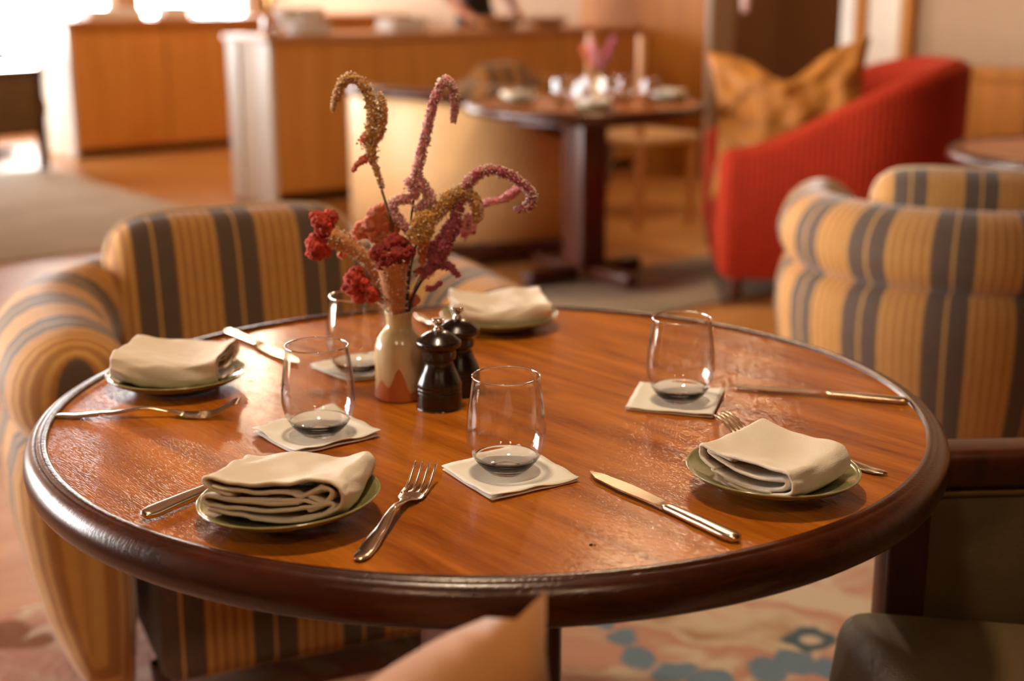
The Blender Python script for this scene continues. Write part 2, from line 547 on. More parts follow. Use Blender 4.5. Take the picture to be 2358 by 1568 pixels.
def rug_pattern():
    """hand-knotted rug: pink field, cream scrolls, scattered blue flowers and a blue petal garland"""
    m, nt, b = newmat('rug_pattern')
    tc = nd(nt, 'ShaderNodeTexCoord')
    nw = nd(nt, 'ShaderNodeTexNoise', i_Scale=9.0, i_Detail=2.0)
    nt.links.new(tc.outputs['Object'], nw.inputs['Vector'])
    vm = nd(nt, 'ShaderNodeVectorMath', operation='MULTIPLY_ADD')
    vm.inputs[1].default_value = (0.10, 0.10, 0.0)
    nt.links.new(nw.outputs['Color'], vm.inputs[0])
    nt.links.new(tc.outputs['Object'], vm.inputs[2])
    off = nd(nt, 'ShaderNodeVectorMath', operation='SUBTRACT')
    off.inputs[1].default_value = (0.05, 0.05, 0.0)
    nt.links.new(vm.outputs[0], off.inputs[0])
    flat = nd(nt, 'ShaderNodeVectorMath', operation='MULTIPLY')
    flat.inputs[1].default_value = (1, 1, 0)
    nt.links.new(off.outputs[0], flat.inputs[0])
    geo = flat.outputs[0]
    n1 = nd(nt, 'ShaderNodeTexNoise', i_Scale=3.4, i_Detail=3.0, i_Distortion=1.2)
    nt.links.new(geo, n1.inputs['Vector'])
    base = ramp(nt, [(0.40, lin((222, 204, 178))), (0.47, lin((206, 160, 138))), (0.56, lin((204, 152, 132))), (0.62, lin((222, 204, 178))), (0.7, lin((186, 150, 116)))])
    nt.links.new(n1.outputs[0], base.inputs[0])
    cur = base.outputs[0]
    def spot(cx, cy, r, col, wob=0.5, ring=None):
        nonlocal cur
        sb = nd(nt, 'ShaderNodeVectorMath', operation='SUBTRACT')
        sb.inputs[1].default_value = (cx, cy, 0)
        nt.links.new(geo, sb.inputs[0])
        ln = nd(nt, 'ShaderNodeVectorMath', operation='LENGTH')
        nt.links.new(sb.outputs[0], ln.inputs[0])
        nz = nd(nt, 'ShaderNodeTexNoise', i_Scale=22.0, i_Detail=1.0)
        nt.links.new(geo, nz.inputs['Vector'])
        ad = nd(nt, 'ShaderNodeMath', operation='MULTIPLY_ADD')
        ad.inputs[1].default_value = r * wob
        nt.links.new(nz.outputs[0], ad.inputs[0])
        nt.links.new(ln.outputs['Value'], ad.inputs[2])
        mr = nd(nt, 'ShaderNodeMapRange')
        mr.inputs['From Min'].default_value = r * (1 + wob * 0.5) + 0.006
        mr.inputs['From Max'].default_value = r * (1 + wob * 0.5) - 0.006
        nt.links.new(ad.outputs[0], mr.inputs[0])
        mx = nd(nt, 'ShaderNodeMix', data_type='RGBA')
        nt.links.new(mr.outputs[0], mx.inputs[0])
        nt.links.new(cur, mx.inputs[6])
        mx.inputs[7].default_value = (*lin(col), 1)
        cur = mx.outputs[2]
    BL, TL, NV = (118, 144, 164), (76, 102, 116), (70, 82, 110)
    for x, y, r, c in RUG_SPOTS:
        spot(x, y, r * 1.1, {'b': BL, 't': TL, 'n': NV, 'c': (222, 206, 182), 'r': (150, 100, 66)}[c])
    nt.links.new(cur, b.inputs['Base Color'])
    b.inputs['Roughness'].default_value = 0.95
    n2 = nd(nt, 'ShaderNodeTexNoise', i_Scale=70.0, i_Detail=3.0)
    nt.links.new(geo, n2.inputs['Vector'])
    bp = nd(nt, 'ShaderNodeBump', i_Strength=0.7, i_Distance=0.008)
    nt.links.new(n2.outputs[0], bp.inputs['Height'])
    nt.links.new(bp.outputs[0], b.inputs['Normal'])
# flowers woven into the rug, in floor metres
RUG_SPOTS = [(0.20, 0.94, 0.03, 'b'), (0.26, 0.99, 0.03, 'b'), (0.235, 0.86, 0.035, 'b'), (0.27, 0.79, 0.035, 'b'), (0.33, 0.73, 0.035, 'b'), (0.39, 0.69, 0.035, 'b'),
             (0.55, 0.76, 0.045, 'b'), (0.49, 0.72, 0.04, 'b'), (0.62, 0.73, 0.04, 'b'), (0.60, 0.85, 0.04, 't'), (0.60, 0.85, 0.014, 'c'),
             (-0.12, 0.78, 0.05, 'b'), (-0.06, 0.84, 0.04, 'b'), (-0.79, 0.78, 0.022, 'n'), (-0.95, 0.88, 0.05, 'r'), (-0.88, 0.84, 0.03, 'r'), (0.9, 1.2, 0.05, 'b'), (0.3, 1.35, 0.05, 'b'), (-0.4, 0.2, 0.06, 'b'), (0.5, 0.1, 0.06, 'b')]
rug_pattern()

# ------------------------------------------------------------------ setting
H = 3.1
fl = struct(put('floor', boxes([(-9, 15, -7, 16, -0.1, 0.0)]), 'floor_wood', smooth=False))
ce = struct(put('ceiling', boxes([(-9, 15, -7, 16, H, H + 0.1)]), 'ceiling_paint', smooth=False))
# left window wall (along y), piers between the windows
sp = [(-0.1, 0.1, -6, WINS_L[0][0], 0, H)]
for i, (y0, y1) in enumerate(WINS_L):
    sp.append((-0.1, 0.1, y0, y1, 0, WZ0))
    sp.append((-0.1, 0.1, y0, y1, WZ1, H))
    nxt = WINS_L[i + 1][0] if i + 1 < len(WINS_L) else 4.3
    sp.append((-0.1, 0.1, y1, nxt, 0, H))
sp += [(-2.1, -0.1, 4.2, 4.3, 0, H), (-2.2, -2.0, 4.2, 7.5, 0, H), (-2.2, -2.0, 7.5, 9.8, 0, WZ0), (-2.2, -2.0, 7.5, 9.8, WZ1, H), (-2.2, -2.0, 9.8, 10.4, 0, H)]
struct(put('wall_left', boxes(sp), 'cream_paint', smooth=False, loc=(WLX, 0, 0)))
def window(name, loc, rz, w, h):
    f = put(name, boxes([(-w / 2, -w / 2 + 0.05, -0.03, 0.03, 0, h), (w / 2 - 0.05, w / 2, -0.03, 0.03, 0, h), (-w / 2, w / 2, -0.031, 0.031, 0, 0.06),
                         (-w / 2, w / 2, -0.031, 0.031, h - 0.05, h), (-0.02, 0.02, -0.029, 0.029, 0, h)], 0.004, 1), 'white_trim', smooth=False, loc=loc, rot=(0, 0, rz))
    struct(f)
    for s in (-1, 1):
        c = s * (w / 4 + 0.0)
        put('pane', boxes([(c - w / 4 + 0.03, c + w / 4 - 0.03, -0.003, 0.003, 0.05, h - 0.05)]), 'window_glass', f, smooth=False)
n = 1
for y0, y1 in WINS_L:
    window('window_%d' % n, (WLX, (y0 + y1) / 2, WZ0), PI / 2, y1 - y0, WZ1 - WZ0)
    n += 1
window('window_%d' % n, (WLX - 2.1, 8.65, WZ0), PI / 2, 2.3, WZ1 - WZ0)
n += 1
# back wall in the room's own axes
sp = []
prev = 2.2
for a0, a1 in WINS_B:
    sp += [(prev, a0, -0.1, 0.1, 0, H), (a0, a1, -0.1, 0.1, 0, WZ0), (a0, a1, -0.1, 0.1, WZ1, H)]
    prev = a1
sp.append((prev, 5.75, -0.1, 0.1, 0, H))
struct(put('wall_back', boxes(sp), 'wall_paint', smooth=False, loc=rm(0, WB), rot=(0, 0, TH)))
for a0, a1 in WINS_B:
    window('window_%d' % n, rm((a0 + a1) / 2, WB, WZ0), TH, a1 - a0, WZ1 - WZ0)
    n += 1
# right wall along b, with a doorway
WR = 5.6
D0, D1 = 4.02, 5.06
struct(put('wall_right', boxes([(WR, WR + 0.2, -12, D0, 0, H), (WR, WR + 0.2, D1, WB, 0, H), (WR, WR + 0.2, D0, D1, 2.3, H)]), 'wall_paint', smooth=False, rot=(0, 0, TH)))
struct(put('wall_corridor', boxes([(WR + 2.2, WR + 2.3, D0 - 1.5, D1 + 1.5, 0, 2.9), (WR + 0.2, WR + 2.2, D0 - 1.5, D0 - 1.4, 0, 2.9), (WR + 0.2, WR + 2.2, D1 + 1.4, D1 + 1.5, 0, 2.9), (WR + 0.2, WR + 2.3, D0 - 1.5, D1 + 1.5, 2.9, 3.0)]), 'corridor_paint', smooth=False, rot=(0, 0, TH)))
dt = struct(put('trim_1', boxes([(WR - 0.04, WR, D0 - 0.10, D0, 0, 2.4), (WR - 0.04, WR, D1, D1 + 0.02, 0, 2.4), (WR - 0.04, WR, D0 - 0.1, D1 + 0.1, 2.3, 2.4)], 0.006, 1), 'white_trim', smooth=False, rot=(0, 0, TH)))
struct(put('trim_2', boxes([(WR - 0.06, WR, D0 - 0.19, D0 - 0.11, 0, H)], 0.006, 1), 'panel_wood', smooth=False, rot=(0, 0, TH)))
struct(put('trim_3', boxes([(WR - 0.05, WR, D0 - 0.42, D0 - 0.20, 0, H)], 0.006, 1), 'cream_paint', smooth=False, rot=(0, 0, TH)))
struct(put('trim_4', boxes([(WR - 0.06, WR, D0 - 0.50, D0 - 0.43, 0, H)], 0.006, 1), 'panel_wood', smooth=False, rot=(0, 0, TH)))
wp = struct(put('trim_5', boxes([(WR - 0.03, WR, D1 + 0.03, 6.3, 0, H)]), 'panel_wood', smooth=False, rot=(0, 0, TH)))
ws = struct(put('trim_6', boxes([(WR - 0.05, WR, -7, D0 - 0.51, 0.74, 0.80), (WR - 0.02, WR, -7, D0 - 0.51, 0, 0.74)], 0.004, 1), 'panel_wood', smooth=False, rot=(0, 0, TH)))
for k in range(8):
    b1 = D0 - 0.56 - k * 0.72
    put('panel', boxes([(WR - 0.035, WR - 0.018, b1 - 0.68, b1, 0.08, 0.72)], 0.006, 1), 'panel_wood', ws, smooth=False)
# wall behind the camera and the near left return
struct(put('wall_front', boxes([(-9, 15, -5.2, -5.0, 0, H)]), 'panel_wood', smooth=False))
# rugs
def rug(name, a0, a1, b0, b1, mat, label, th=0.012):
    me = boxes([(a0, a1, b0, b1, 0.0, th)], 0.004, 2)
    o = put(name, me, mat, rot=(0, 0, TH), loc=(0, 0, 0.001))
    return tag(o, label, 'rug')
# the patterned rug keeps floor axes for its pattern, so its corners are turned instead
c = [rm(-1.7, -2.2), rm(2.3, -2.2), rm(2.3, 1.37), rm(-1.7, 1.37)]
o = put('patterned_rug', mesh([(p.x, p.y, 0.001) for p in c] + [(p.x, p.y, 0.014) for p in c], [(3, 2, 1, 0), (4, 5, 6, 7), (0, 1, 5, 4), (1, 2, 6, 5), (2, 3, 7, 6), (3, 0, 4, 7)]), 'rug_pattern', smooth=False)
tag(o, 'pink and cream rug with blue woven flowers under the round table', 'rug')
rug('plain_rug', 1.0, 2.35, 5.0, 8.1, 'rug_grey', 'pale grey rug on the floor before the long counters')
rug('runner_rug', 1.5, 4.6, 2.45, 3.15, 'rug_taupe', 'taupe rug under the red armchair and far dining table')

# ------------------------------------------------------------------ main table
TZ = 0.75
PZ = 0.748                     # recessed field of the top
def pedestal_table(name, R, loc, rz, label, detail=True):
    t = empty(name, loc, rz)
    tag(t, label, 'table')
    R0 = R - 0.0275
    put('table_top', lathe([(0.0001, PZ - 0.02), (R0 + 0.006, PZ - 0.02), (R0 + 0.006, PZ), (0.0001, PZ)], 128), 'table_wood', t, smooth=False)
    prof = [(R0 - 0.02, PZ - 0.022), (R0 + 0.0, PZ - 0.004), (R0 + 0.0005, PZ + 0.0035), (R0 + 0.0018, PZ + 0.0046), (R0 + 0.006, PZ + 0.005), (R0 + 0.0105, PZ + 0.0044),
            (R0 + 0.0112, PZ + 0.0030), (R0 + 0.0120, PZ + 0.0031), (R0 + 0.0160, PZ + 0.0022), (R0 + 0.0205, PZ - 0.001), (R0 + 0.0240, PZ - 0.006), (R0 + 0.0265, PZ - 0.013), (R0 + 0.0273, PZ - 0.020),
            (R0 + 0.0265, PZ - 0.028), (R0 + 0.0240, PZ - 0.034), (R0 + 0.020, PZ - 0.0370), (R0 - 0.02, PZ - 0.0375), (R0 - 0.02, PZ - 0.022)]
    put('rim_moulding', lathe(prof, 160), 'rim_wood', t)
    put('apron', lathe([(R0 - 0.12, PZ - 0.062), (R0 - 0.105, PZ - 0.062), (R0 - 0.105, PZ - 0.018), (R0 - 0.12, PZ - 0.018), (R0 - 0.12, PZ - 0.062)], 64), 'dark_wood', t, smooth=False)
    put('column', boxes([(-0.07, 0.07, -0.07, 0.07, 0.05, PZ - 0.03)], 0.018, 3), 'dark_wood', t)
    for k in range(4):
        f = put('foot', boxes([(0.05, R * 0.62, -0.032, 0.032, 0.0145, 0.075)], 0.012, 2), 'dark_wood', t)
        f.rotation_euler = (0, 0, k * PI / 2)
    return t
pedestal_table('dining_table', 0.5275, (0, 0, 0), math.radians(24), 'round polished wood dining table laid for four in the foreground')

# ------------------------------------------------------------------ tableware
def plate(loc, tilt, label):
    t = put('side_plate', lathe([(0.0001, 0.0025), (0.045, 0.0025), (0.047, 0.0), (0.050, 0.0), (0.051, 0.003), (0.066, 0.0065), (0.0795, 0.013), (0.0842, 0.0172), (0.0850, 0.0182)], 72), 'green_glaze')
    put('well', lathe([(0.0850, 0.0182), (0.0838, 0.0188), (0.079, 0.0162), (0.064, 0.0092), (0.052, 0.0066), (0.0001, 0.006)], 72), 'green_glaze', t)
    put('rim', lathe([(0.0840, 0.0175), (0.0852, 0.0176), (0.0857, 0.0184), (0.0852, 0.0192), (0.0838, 0.0194), (0.0832, 0.0186)], 72), 'plate_rim', t)
    t.location = loc
    t.rotation_euler = tilt
    return tag(t, label, 'plate', 'side plates with napkins')
PLATES = [((-0.180, -0.362, PZ + 0.0055), (math.radians(-1.0), math.radians(-3.0), 0.3), 'green side plate nearest the camera, knife handle poking out at its side'),
          ((0.2845, -0.2856, PZ + 0.0055), (math.radians(1.0), math.radians(0.5), 1.2), 'green side plate with a fork trapped underneath it'),
          ((-0.388, 0.075, PZ + 0.0015), (0, math.radians(0.4), 2.0), 'green side plate at the table edge before the striped armchair cushion'),
          ((0.0093, 0.3841, PZ + 0.0015), (0, 0, 0.7), 'green side plate at the far edge behind the dark mills')]
for p in PLATES:
    plate(*p)

def napkin(paths, depth, loc, rz, label, seed, dish=None, sag=0.006, wr=0.0022, sq=1.0, rx=0.0, ry=0.0, skew=0.0, thick=0.0017, layers_wav=0.0):
    """folded cloth: each path is a fold profile (x, z) in mm, run back along y"""
    V, F = [], []
    NY = 20
    hmax = max(z for p in paths for x, z in p)
    wmax = max(x for p in paths for x, z in p)
    for pi_, path in enumerate(paths):
        P = catmull([(x, 0, z) for x, z in path], 7)
        base = len(V)
        for i, p in enumerate(P):
            for j in range(NY + 1):
                v = j / NY
                x, z = p.x / 1000, p.z / 1000
                y = (v - 0.5) * depth
                hx = 2 * (x / (wmax / 1000)) - 1
                hy = 2 * v - 1
                f = (p.z / hmax)
                dz = -sag * f * max(0, 1 - hx * hx) * max(0, 1 - hy * hy * 0.8)
                q = Vector((x * 22 + seed, y * 22, f * 2.2 + pi_ * 3.1))
                dz += wr * (0.35 + 0.65 * f) * noise.noise(q) * 1.6 + wr * 0.7 * noise.noise(q * 2.3)
                dx = wr * 0.9 * noise.noise(q * 1.3 + Vector((9, 3, 1))) + skew * (v - 0.5) * (0.3 + 0.7 * f)
                dy = wr * 0.8 * noise.noise(q * 1.2 + Vector((2, 8, 5)))
                dz += layers_wav * math.sin(x * 90 + pi_ * 2 + seed) * (1 - abs(hx)) * (1 - v) * (0.3 + 0.7 * (1 - f))
                ends = 0.0035 * noise.noise(Vector((x * 14, pi_ * 4.7, seed))) * (1 if v in (0.0, 1.0) else 0)
                X, Y, Z = x - wmax / 2000 + dx, y * sq + dy + ends, max(0.0012, z + dz)
                if dish:
                    wx = loc[0] + X * math.cos(rz) - Y * math.sin(rz) - dish[0]
                    wy = loc[1] + X * math.sin(rz) + Y * math.cos(rz) - dish[1]
                    rr = math.hypot(wx, wy)
                    up = interp([0, 0.050, 0.062, 0.078, 0.086, 0.2], [0.0, 0.0008, 0.0040, 0.0112, 0.0150, 0.0150], rr)
                    Z += up * (1 - 0.55 * min(1, f))
                V.append((X, Y, Z))
        k = NY + 1
        for i in range(len(P) - 1):
            for j in range(NY):
                a = base + i * k + j
                F.append((a, a + 1, a + k + 1, a + k))
    o = put('cloth_napkin', mesh(V, F), 'napkin_cloth')
    add_mod(o, 'SOLIDIFY', thickness=thick, offset=0.0)
    add_mod(o, 'SUBSURF', levels=1, render_levels=1)
    o.location = loc
    o.rotation_euler = (rx, ry, rz)
    return tag(o, label, 'napkin', 'folded cloth napkins on the plates')
W1 = [[(40, 2.5), (80, 2), (116, 2.5), (126, 7), (129, 18), (126, 30), (118, 37), (95, 38.5), (60, 38.5), (20, 38), (6, 36), (2, 31), (5, 27), (16, 26), (30, 27)],
      [(2, 3), (30, 3.5), (70, 4.5), (100, 5.5), (116, 8), (118, 12), (108, 15), (80, 14), (40, 11), (10, 9), (0, 12), (2, 17), (12, 19), (50, 19), (90, 19.5)],
      [(8, 22.5), (40, 23), (75, 22), (96, 20), (112, 18), (120, 21), (119, 27), (110, 31), (92, 27), (84, 30), (60, 31.5), (30, 32), (12, 31)],
      [(96, 10), (106, 12), (111, 17), (104, 21), (98, 25), (104, 29), (113, 33)]]
napkin(W1, 0.100, (-0.178, -0.365, PZ + 0.0120), math.radians(-7), 'cream cloth napkin with crumpled layered front on the nearest plate', 3.3, dish=(-0.180, -0.362), sag=0.011, wr=0.0038, rx=math.radians(-3), ry=math.radians(-2), skew=0.012, layers_wav=0.0022, thick=0.0040)
W2 = [[(34, 2.5), (70, 2), (100, 2.5), (111, 7), (113, 16), (110, 28), (102, 35), (80, 36), (40, 36), (10, 35.5), (1, 33), (0, 26), (1, 19), (6, 16), (20, 13.5)],
      [(14, 10), (40, 9.5), (75, 9.5), (96, 10.5), (104, 14), (103, 20), (94, 23.5), (60, 25), (30, 26), (12, 27), (9, 30), (16, 32), (40, 32)],
      [(30, 6), (60, 6.2), (90, 6.5)]]
W2 = [[(x * 0.93, z * 0.95) for x, z in p] for p in W2]
napkin(W2, 0.106, (0.284, -0.294, PZ + 0.0130), math.radians(-43), 'cream cloth napkin neatly folded into thick layers on the plate over the fork', 8.1, dish=(0.2845, -0.2856), sag=0.008, wr=0.0026, rx=math.radians(1), ry=math.radians(3), thick=0.0042)
W3 = [[(26, 2.5), (60, 2), (88, 2.5), (98, 8), (101, 18), (98, 30), (90, 38), (70, 41), (40, 41), (14, 40), (3, 36), (0, 28), (2, 18), (8, 13), (30, 12)],
      [(10, 6), (40, 6.5), (70, 7), (86, 10), (90, 18), (86, 28), (74, 34), (46, 35), (22, 33), (12, 27), (16, 20), (40, 18), (64, 19)],
      [(20, 26), (44, 27), (64, 27)]]
napkin(W3, 0.132, (-0.388, 0.078, PZ + 0.0082), math.radians(-95), 'cream cloth napkin rolled smooth towards the camera before the striped cushion', 5.7, dish=(-0.388, 0.075), sag=0.009, wr=0.0042, rx=0.0)
W4 = [[(24, 2.5), (70, 2), (100, 2.5), (108, 8), (109, 16), (106, 26), (98, 33), (70, 35), (30, 35), (6, 34), (0, 28), (2, 20), (12, 16), (50, 15)],
      [(8, 6.5), (40, 7), (80, 8), (98, 12), (96, 20), (84, 25), (50, 26), (16, 25)]]
napkin(W4, 0.134, (0.010, 0.382, PZ + 0.0082), math.radians(-80), 'cream cloth napkin with raised corners on the far plate', 1.9, dish=(0.0093, 0.3841), sag=0.012, wr=0.0045)

def paper_napkin(corners, label, seed, lift):
    """folded paper square, two plies, corners a little lifted"""
    A, B, Cc, D = [Vector((x, y, 0)) for x, y in corners]
    ctr = (A + B + Cc + D) / 4
    N = 16
    V, F = [], []
    for ply in (0, 1):
        for side in (0, 1):
            z0 = 0.0004 + ply * 0.0016 + side * 0.0011
            base = len(V)
            for i in range(N + 1):
                for j in range(N + 1):
                    u, v = i / N, j / N
                    p = (A * (1 - u) + B * u) * (1 - v) + (D * (1 - u) + Cc * u) * v
                    if ply == 0:
                        p = ctr + (p - ctr) * 0.985
                    edge = max(abs(u - 0.5), abs(v - 0.5)) * 2
                    zz = z0 + (lift * (0.5 + ply)) * max(0, edge - 0.55) ** 2 * (1 + 1.4 * noise.noise(Vector((p.x * 30, p.y * 30, seed))))
                    V.append((p.x - ctr.x, p.y - ctr.y, max(zz, 0.0003 + 0.0008 * side)))
            for i in range(N):
                for j in range(N):
                    a = base + i * (N + 1) + j
                    q = (a, a + N + 1, a + N + 2, a + 1)
                    F.append(q if side == 1 else q[::-1])
            if side == 1:
                ring = [i * (N + 1) for i in range(N + 1)] + [N * (N + 1) + j for j in range(1, N + 1)] + [i * (N + 1) + N for i in range(N - 1, -1, -1)] + [j for j in range(N - 1, 0, -1)]
                b0 = base - (N + 1) ** 2
                for r in range(len(ring)):
                    s = ring[(r + 1) % len(ring)]
                    F.append((b0 + ring[r], b0 + s, base + s, base + ring[r]))
    o = put('paper_napkin', mesh(V, F), 'paper_embossed')
    o.location = (ctr.x, ctr.y, PZ)
    return tag(o, label, 'napkin', 'paper napkins under the glasses')
def paper_mat():
    m = plain('paper_embossed', (244, 238, 226), 0.85, var=0.015)
    nt = m.node_tree
    b = nt.nodes['Principled BSDF']
    tc = nd(nt, 'ShaderNodeTexCoord')
    mp = nd(nt, 'ShaderNodeMapping')
    mp.inputs['Rotation'].default_value = (0, 0, 0.6)
    nt.links.new(tc.outputs['Object'], mp.inputs[0])
    wv = nd(nt, 'ShaderNodeTexWave', i_Scale=150.0, i_Distortion=1.0)
    nt.links.new(mp.outputs[0], wv.inputs['Vector'])
    bp = nd(nt, 'ShaderNodeBump', i_Strength=0.35, i_Distance=0.0006)
    nt.links.new(wv.outputs['Color'], bp.inputs['Height'])
    nt.links.new(bp.outputs[0], b.inputs['Normal'])
paper_mat()
paper_napkin([(-0.045, -0.233), (0.035, -0.166), (0.095, -0.265), (0.008, -0.323)], 'embossed white paper napkin under the glass by the front fork tines', 1.0, 0.012)
paper_napkin([(-0.262, -0.113), (-0.183, -0.028), (-0.117, -0.125), (-0.201, -0.190)], 'white paper napkin under the glass behind the nearest cloth napkin', 2.0, 0.014)
paper_napkin([(0.186, 0.075), (0.288, 0.051), (0.258, -0.059), (0.160, -0.026)], 'white paper napkin under the glass standing alone at the table side', 3.0, 0.008)
paper_napkin([(-0.235, 0.159), (-0.150, 0.222), (-0.092, 0.135), (-0.180, 0.090)], 'white paper napkin under the glass behind the vase', 4.0, 0.014)

GP = [(0.0001, 0.0062), (0.012, 0.0062), (0.020, 0.0075), (0.0275, 0.0125), (0.0335, 0.020), (0.0378, 0.030), (0.0394, 0.041), (0.0391, 0.052), (0.0378, 0.066), (0.0356, 0.083), (0.0338, 0.0965), (0.0337, 0.101)]
GO = [(0.0337, 0.101), (0.0342, 0.1016), (0.0347, 0.101), (0.0347, 0.0965), (0.0366, 0.083), (0.0389, 0.066), (0.0403, 0.052), (0.0407, 0.041), (0.0392, 0.030), (0.0352, 0.019), (0.0335, 0.0165)]
GB = [(0.0335, 0.0165), (0.0300, 0.0112), (0.0250, 0.0060), (0.0205, 0.0022), (0.0185, 0.0004), (0.0172, 0.0), (0.0158, 0.0006), (0.0001, 0.0013)]
GBI = [(0.0001, 0.0061), (0.012, 0.0061), (0.020, 0.0074), (0.0275, 0.0124), (0.0318, 0.0172), (0.0335, 0.0165)]
def smooth_prof(p, k=3):
    return [(max(q.x, 0.0001), q.z) for q in catmull([(a, 0, b) for a, b in p], k)]
def tumbler(loc, label, parts=True):
    t = put('stemless_glass', lathe(smooth_prof(GP) + smooth_prof(GO)[1:], 72), 'glass_wall')
    put('rim', lathe([(0.0342 + 0.0009 * math.cos(a * PI / 5), 0.1012 + 0.0009 * math.sin(a * PI / 5)) for a in range(10, -1, -1)], 72), 'glass_base', t)
    put('base', lathe((smooth_prof(GBI)[:-1] + smooth_prof(GB))[::-1], 72), 'glass_base', t)
    t.location = loc
    return tag(t, label, 'glass', 'stemless glasses on the round table')
tumbler((0.0215, -0.242, PZ + 0.0033), 'empty stemless glass nearest the camera, between front fork and knife')
tumbler((-0.185, -0.121, PZ + 0.0033), 'empty stemless glass between the nearest cloth napkin and the vase')
tumbler((0.227, 0.005, PZ + 0.0033), 'empty stemless glass standing alone on the open side of the table')
tumbler((-0.168, 0.125, PZ + 0.0033), 'empty stemless glass half hidden behind the vase')

# ---- cutlery, built along +x from the handle end
def sect(path, wid, thk, n=12, p=2.6):
    """flattened bar: centre line (x, z), widths and thicknesses per point"""
    rows = []
    for (x, z), w, t in zip(path, wid, thk):
        r = []
        for j in range(n):
            a = 2 * PI * j / n
            c, s = math.cos(a), math.sin(a)
            r.append((x, math.copysign(abs(c) ** (2 / p), c) * w / 2, z + math.copysign(abs(s) ** (2 / p), s) * t / 2))
        rows.append(r)
    return grid(rows, close_v=True, cap0=True, cap1=True)
def fork(loc, rz, label, ry=0.0):
    t = empty('fork', loc, rz)
    t.rotation_euler = (0, ry, rz)
    ZX = [0, 0.02, 0.06, 0.105, 0.135, 0.155, 0.175, 0.215]
    ZZ = [0.0045, 0.0035, 0.0065, 0.0125, 0.0085, 0.0040, 0.0045, 0.0205]
    zf = lambda x: interp(ZX, ZZ, x)
    xs = [i * 0.150 / 44 for i in range(45)]
    wd = [interp([0, 0.004, 0.012, 0.03, 0.07, 0.11, 0.132, 0.150], [0.004, 0.011, 0.0155, 0.0165, 0.0115, 0.0062, 0.0075, 0.0205], x) for x in xs]
    tk = [interp([0, 0.01, 0.11, 0.15], [0.0018, 0.0036, 0.0040, 0.0022], x) for x in xs]
    put('handle', sect([(x, zf(x)) for x in xs], wd, tk), 'steel', t)
    xs = [0.149 + i * 0.018 / 10 for i in range(11)]
    wd = [interp([0.149, 0.156, 0.170], [0.0203, 0.0255, 0.0262], x) for x in xs]
    put('head', sect([(x, zf(x)) for x in xs], wd, [0.0022] * 11), 'steel', t)
    for k in range(4):
        y0 = (k - 1.5) * 0.0071
        rows = []
        N = 12
        for i in range(N + 1):
            x = 0.164 + i * 0.050 / N
            w = interp([0.164, 0.18, 0.208, 0.214], [0.0052, 0.0042, 0.0026, 0.0012], x)
            yy = y0 * (1 + 0.0 * i)
            z = zf(x)
            rows.append([(x, yy - w / 2, z - 0.0010), (x, yy + w / 2, z - 0.0010), (x, yy + w / 2.6, z + 0.0010), (x, yy - w / 2.6, z + 0.0010)])
        put('tine', grid(rows, close_v=True, cap0=True, cap1=True), 'steel', t)
    return tag(t, label, 'fork', 'steel forks')
def knife(loc, rz, label, rx=0.0, ry=0.0):
    t = empty('table_knife', loc, rz)
    t.rotation_euler = (rx, ry, rz)
    xs = [i * 0.098 / 30 for i in range(31)]
    wd = [interp([0, 0.003, 0.012, 0.05, 0.085, 0.096, 0.098], [0.006, 0.0125, 0.0165, 0.0145, 0.0120, 0.0115, 0.010], x) for x in xs]
    tk = [interp([0, 0.004, 0.05, 0.096, 0.098], [0.003, 0.0070, 0.0078, 0.0070, 0.006], x) for x in xs]
    put('handle', sect([(x, 0.0045) for x in xs], wd, tk, 16, 3.0), 'steel', t)
    rows = []
    N = 30
    for i in range(N + 1):
        x = 0.097 + i * 0.121 / N
        top = interp([0.097, 0.105, 0.16, 0.195, 0.212, 0.218], [0.0052, 0.0055, 0.0075, 0.0062, 0.0008, -0.0035], x)
        bot = interp([0.097, 0.104, 0.112, 0.16, 0.20, 0.218], [-0.0052, -0.0055, -0.0105, -0.0120, -0.0095, -0.0045], x)
        th = interp([0.097, 0.11, 0.218], [0.0042, 0.0022, 0.0010], x)
        z = 0.0045
        rows.append([(x, bot, z), (x, top, z - th / 2), (x, top, z + th / 2)])
    put('blade', grid(rows, close_v=True, cap0=True, cap1=True), 'steel', t, smooth=False)
    return tag(t, label, 'knife', 'steel table knives')
def aim(p, q):
    return math.atan2(q[1] - p[1], q[0] - p[0])
fork((-0.106, -0.467, PZ - 0.0012), aim((-0.106, -0.467), (-0.0555, -0.245)), 'steel fork lying tines up beside the nearest plate')
fork((-0.500, -0.054, PZ - 0.0012), math.radians(1.5), 'steel fork on the table edge in front of the rolled smooth napkin')
fork((0.408, -0.249, PZ - 0.0012), aim((0.408, -0.249), (0.2575, -0.092)), 'steel fork pinned under the plate, tines and handle end showing')
fork((-0.115, 0.450, PZ - 0.0012), aim((-0.115, 0.45), (-0.045, 0.25)), 'steel fork half hidden between the vase and the mills')
knife((0.230, -0.424, PZ), aim((0.230, -0.424), (0.101, -0.242)), 'steel knife in the open between front glass and layered napkin plate')
knife((0.500, 0.000, PZ), aim((0.5, 0.0), (0.285, 0.066)), 'steel knife reaching the table rim past the lone glass')
knife((-0.317, -0.372, PZ + 0.0022), aim((-0.317, -0.372), (-0.198, -0.188)), 'steel knife lying under the nearest plate, handle showing', rx=math.radians(14))
knife((-0.380, 0.346, PZ), aim((-0.380, 0.346), (-0.232, 0.150)), 'steel knife pointing from the striped cushion to the far paper napkin')

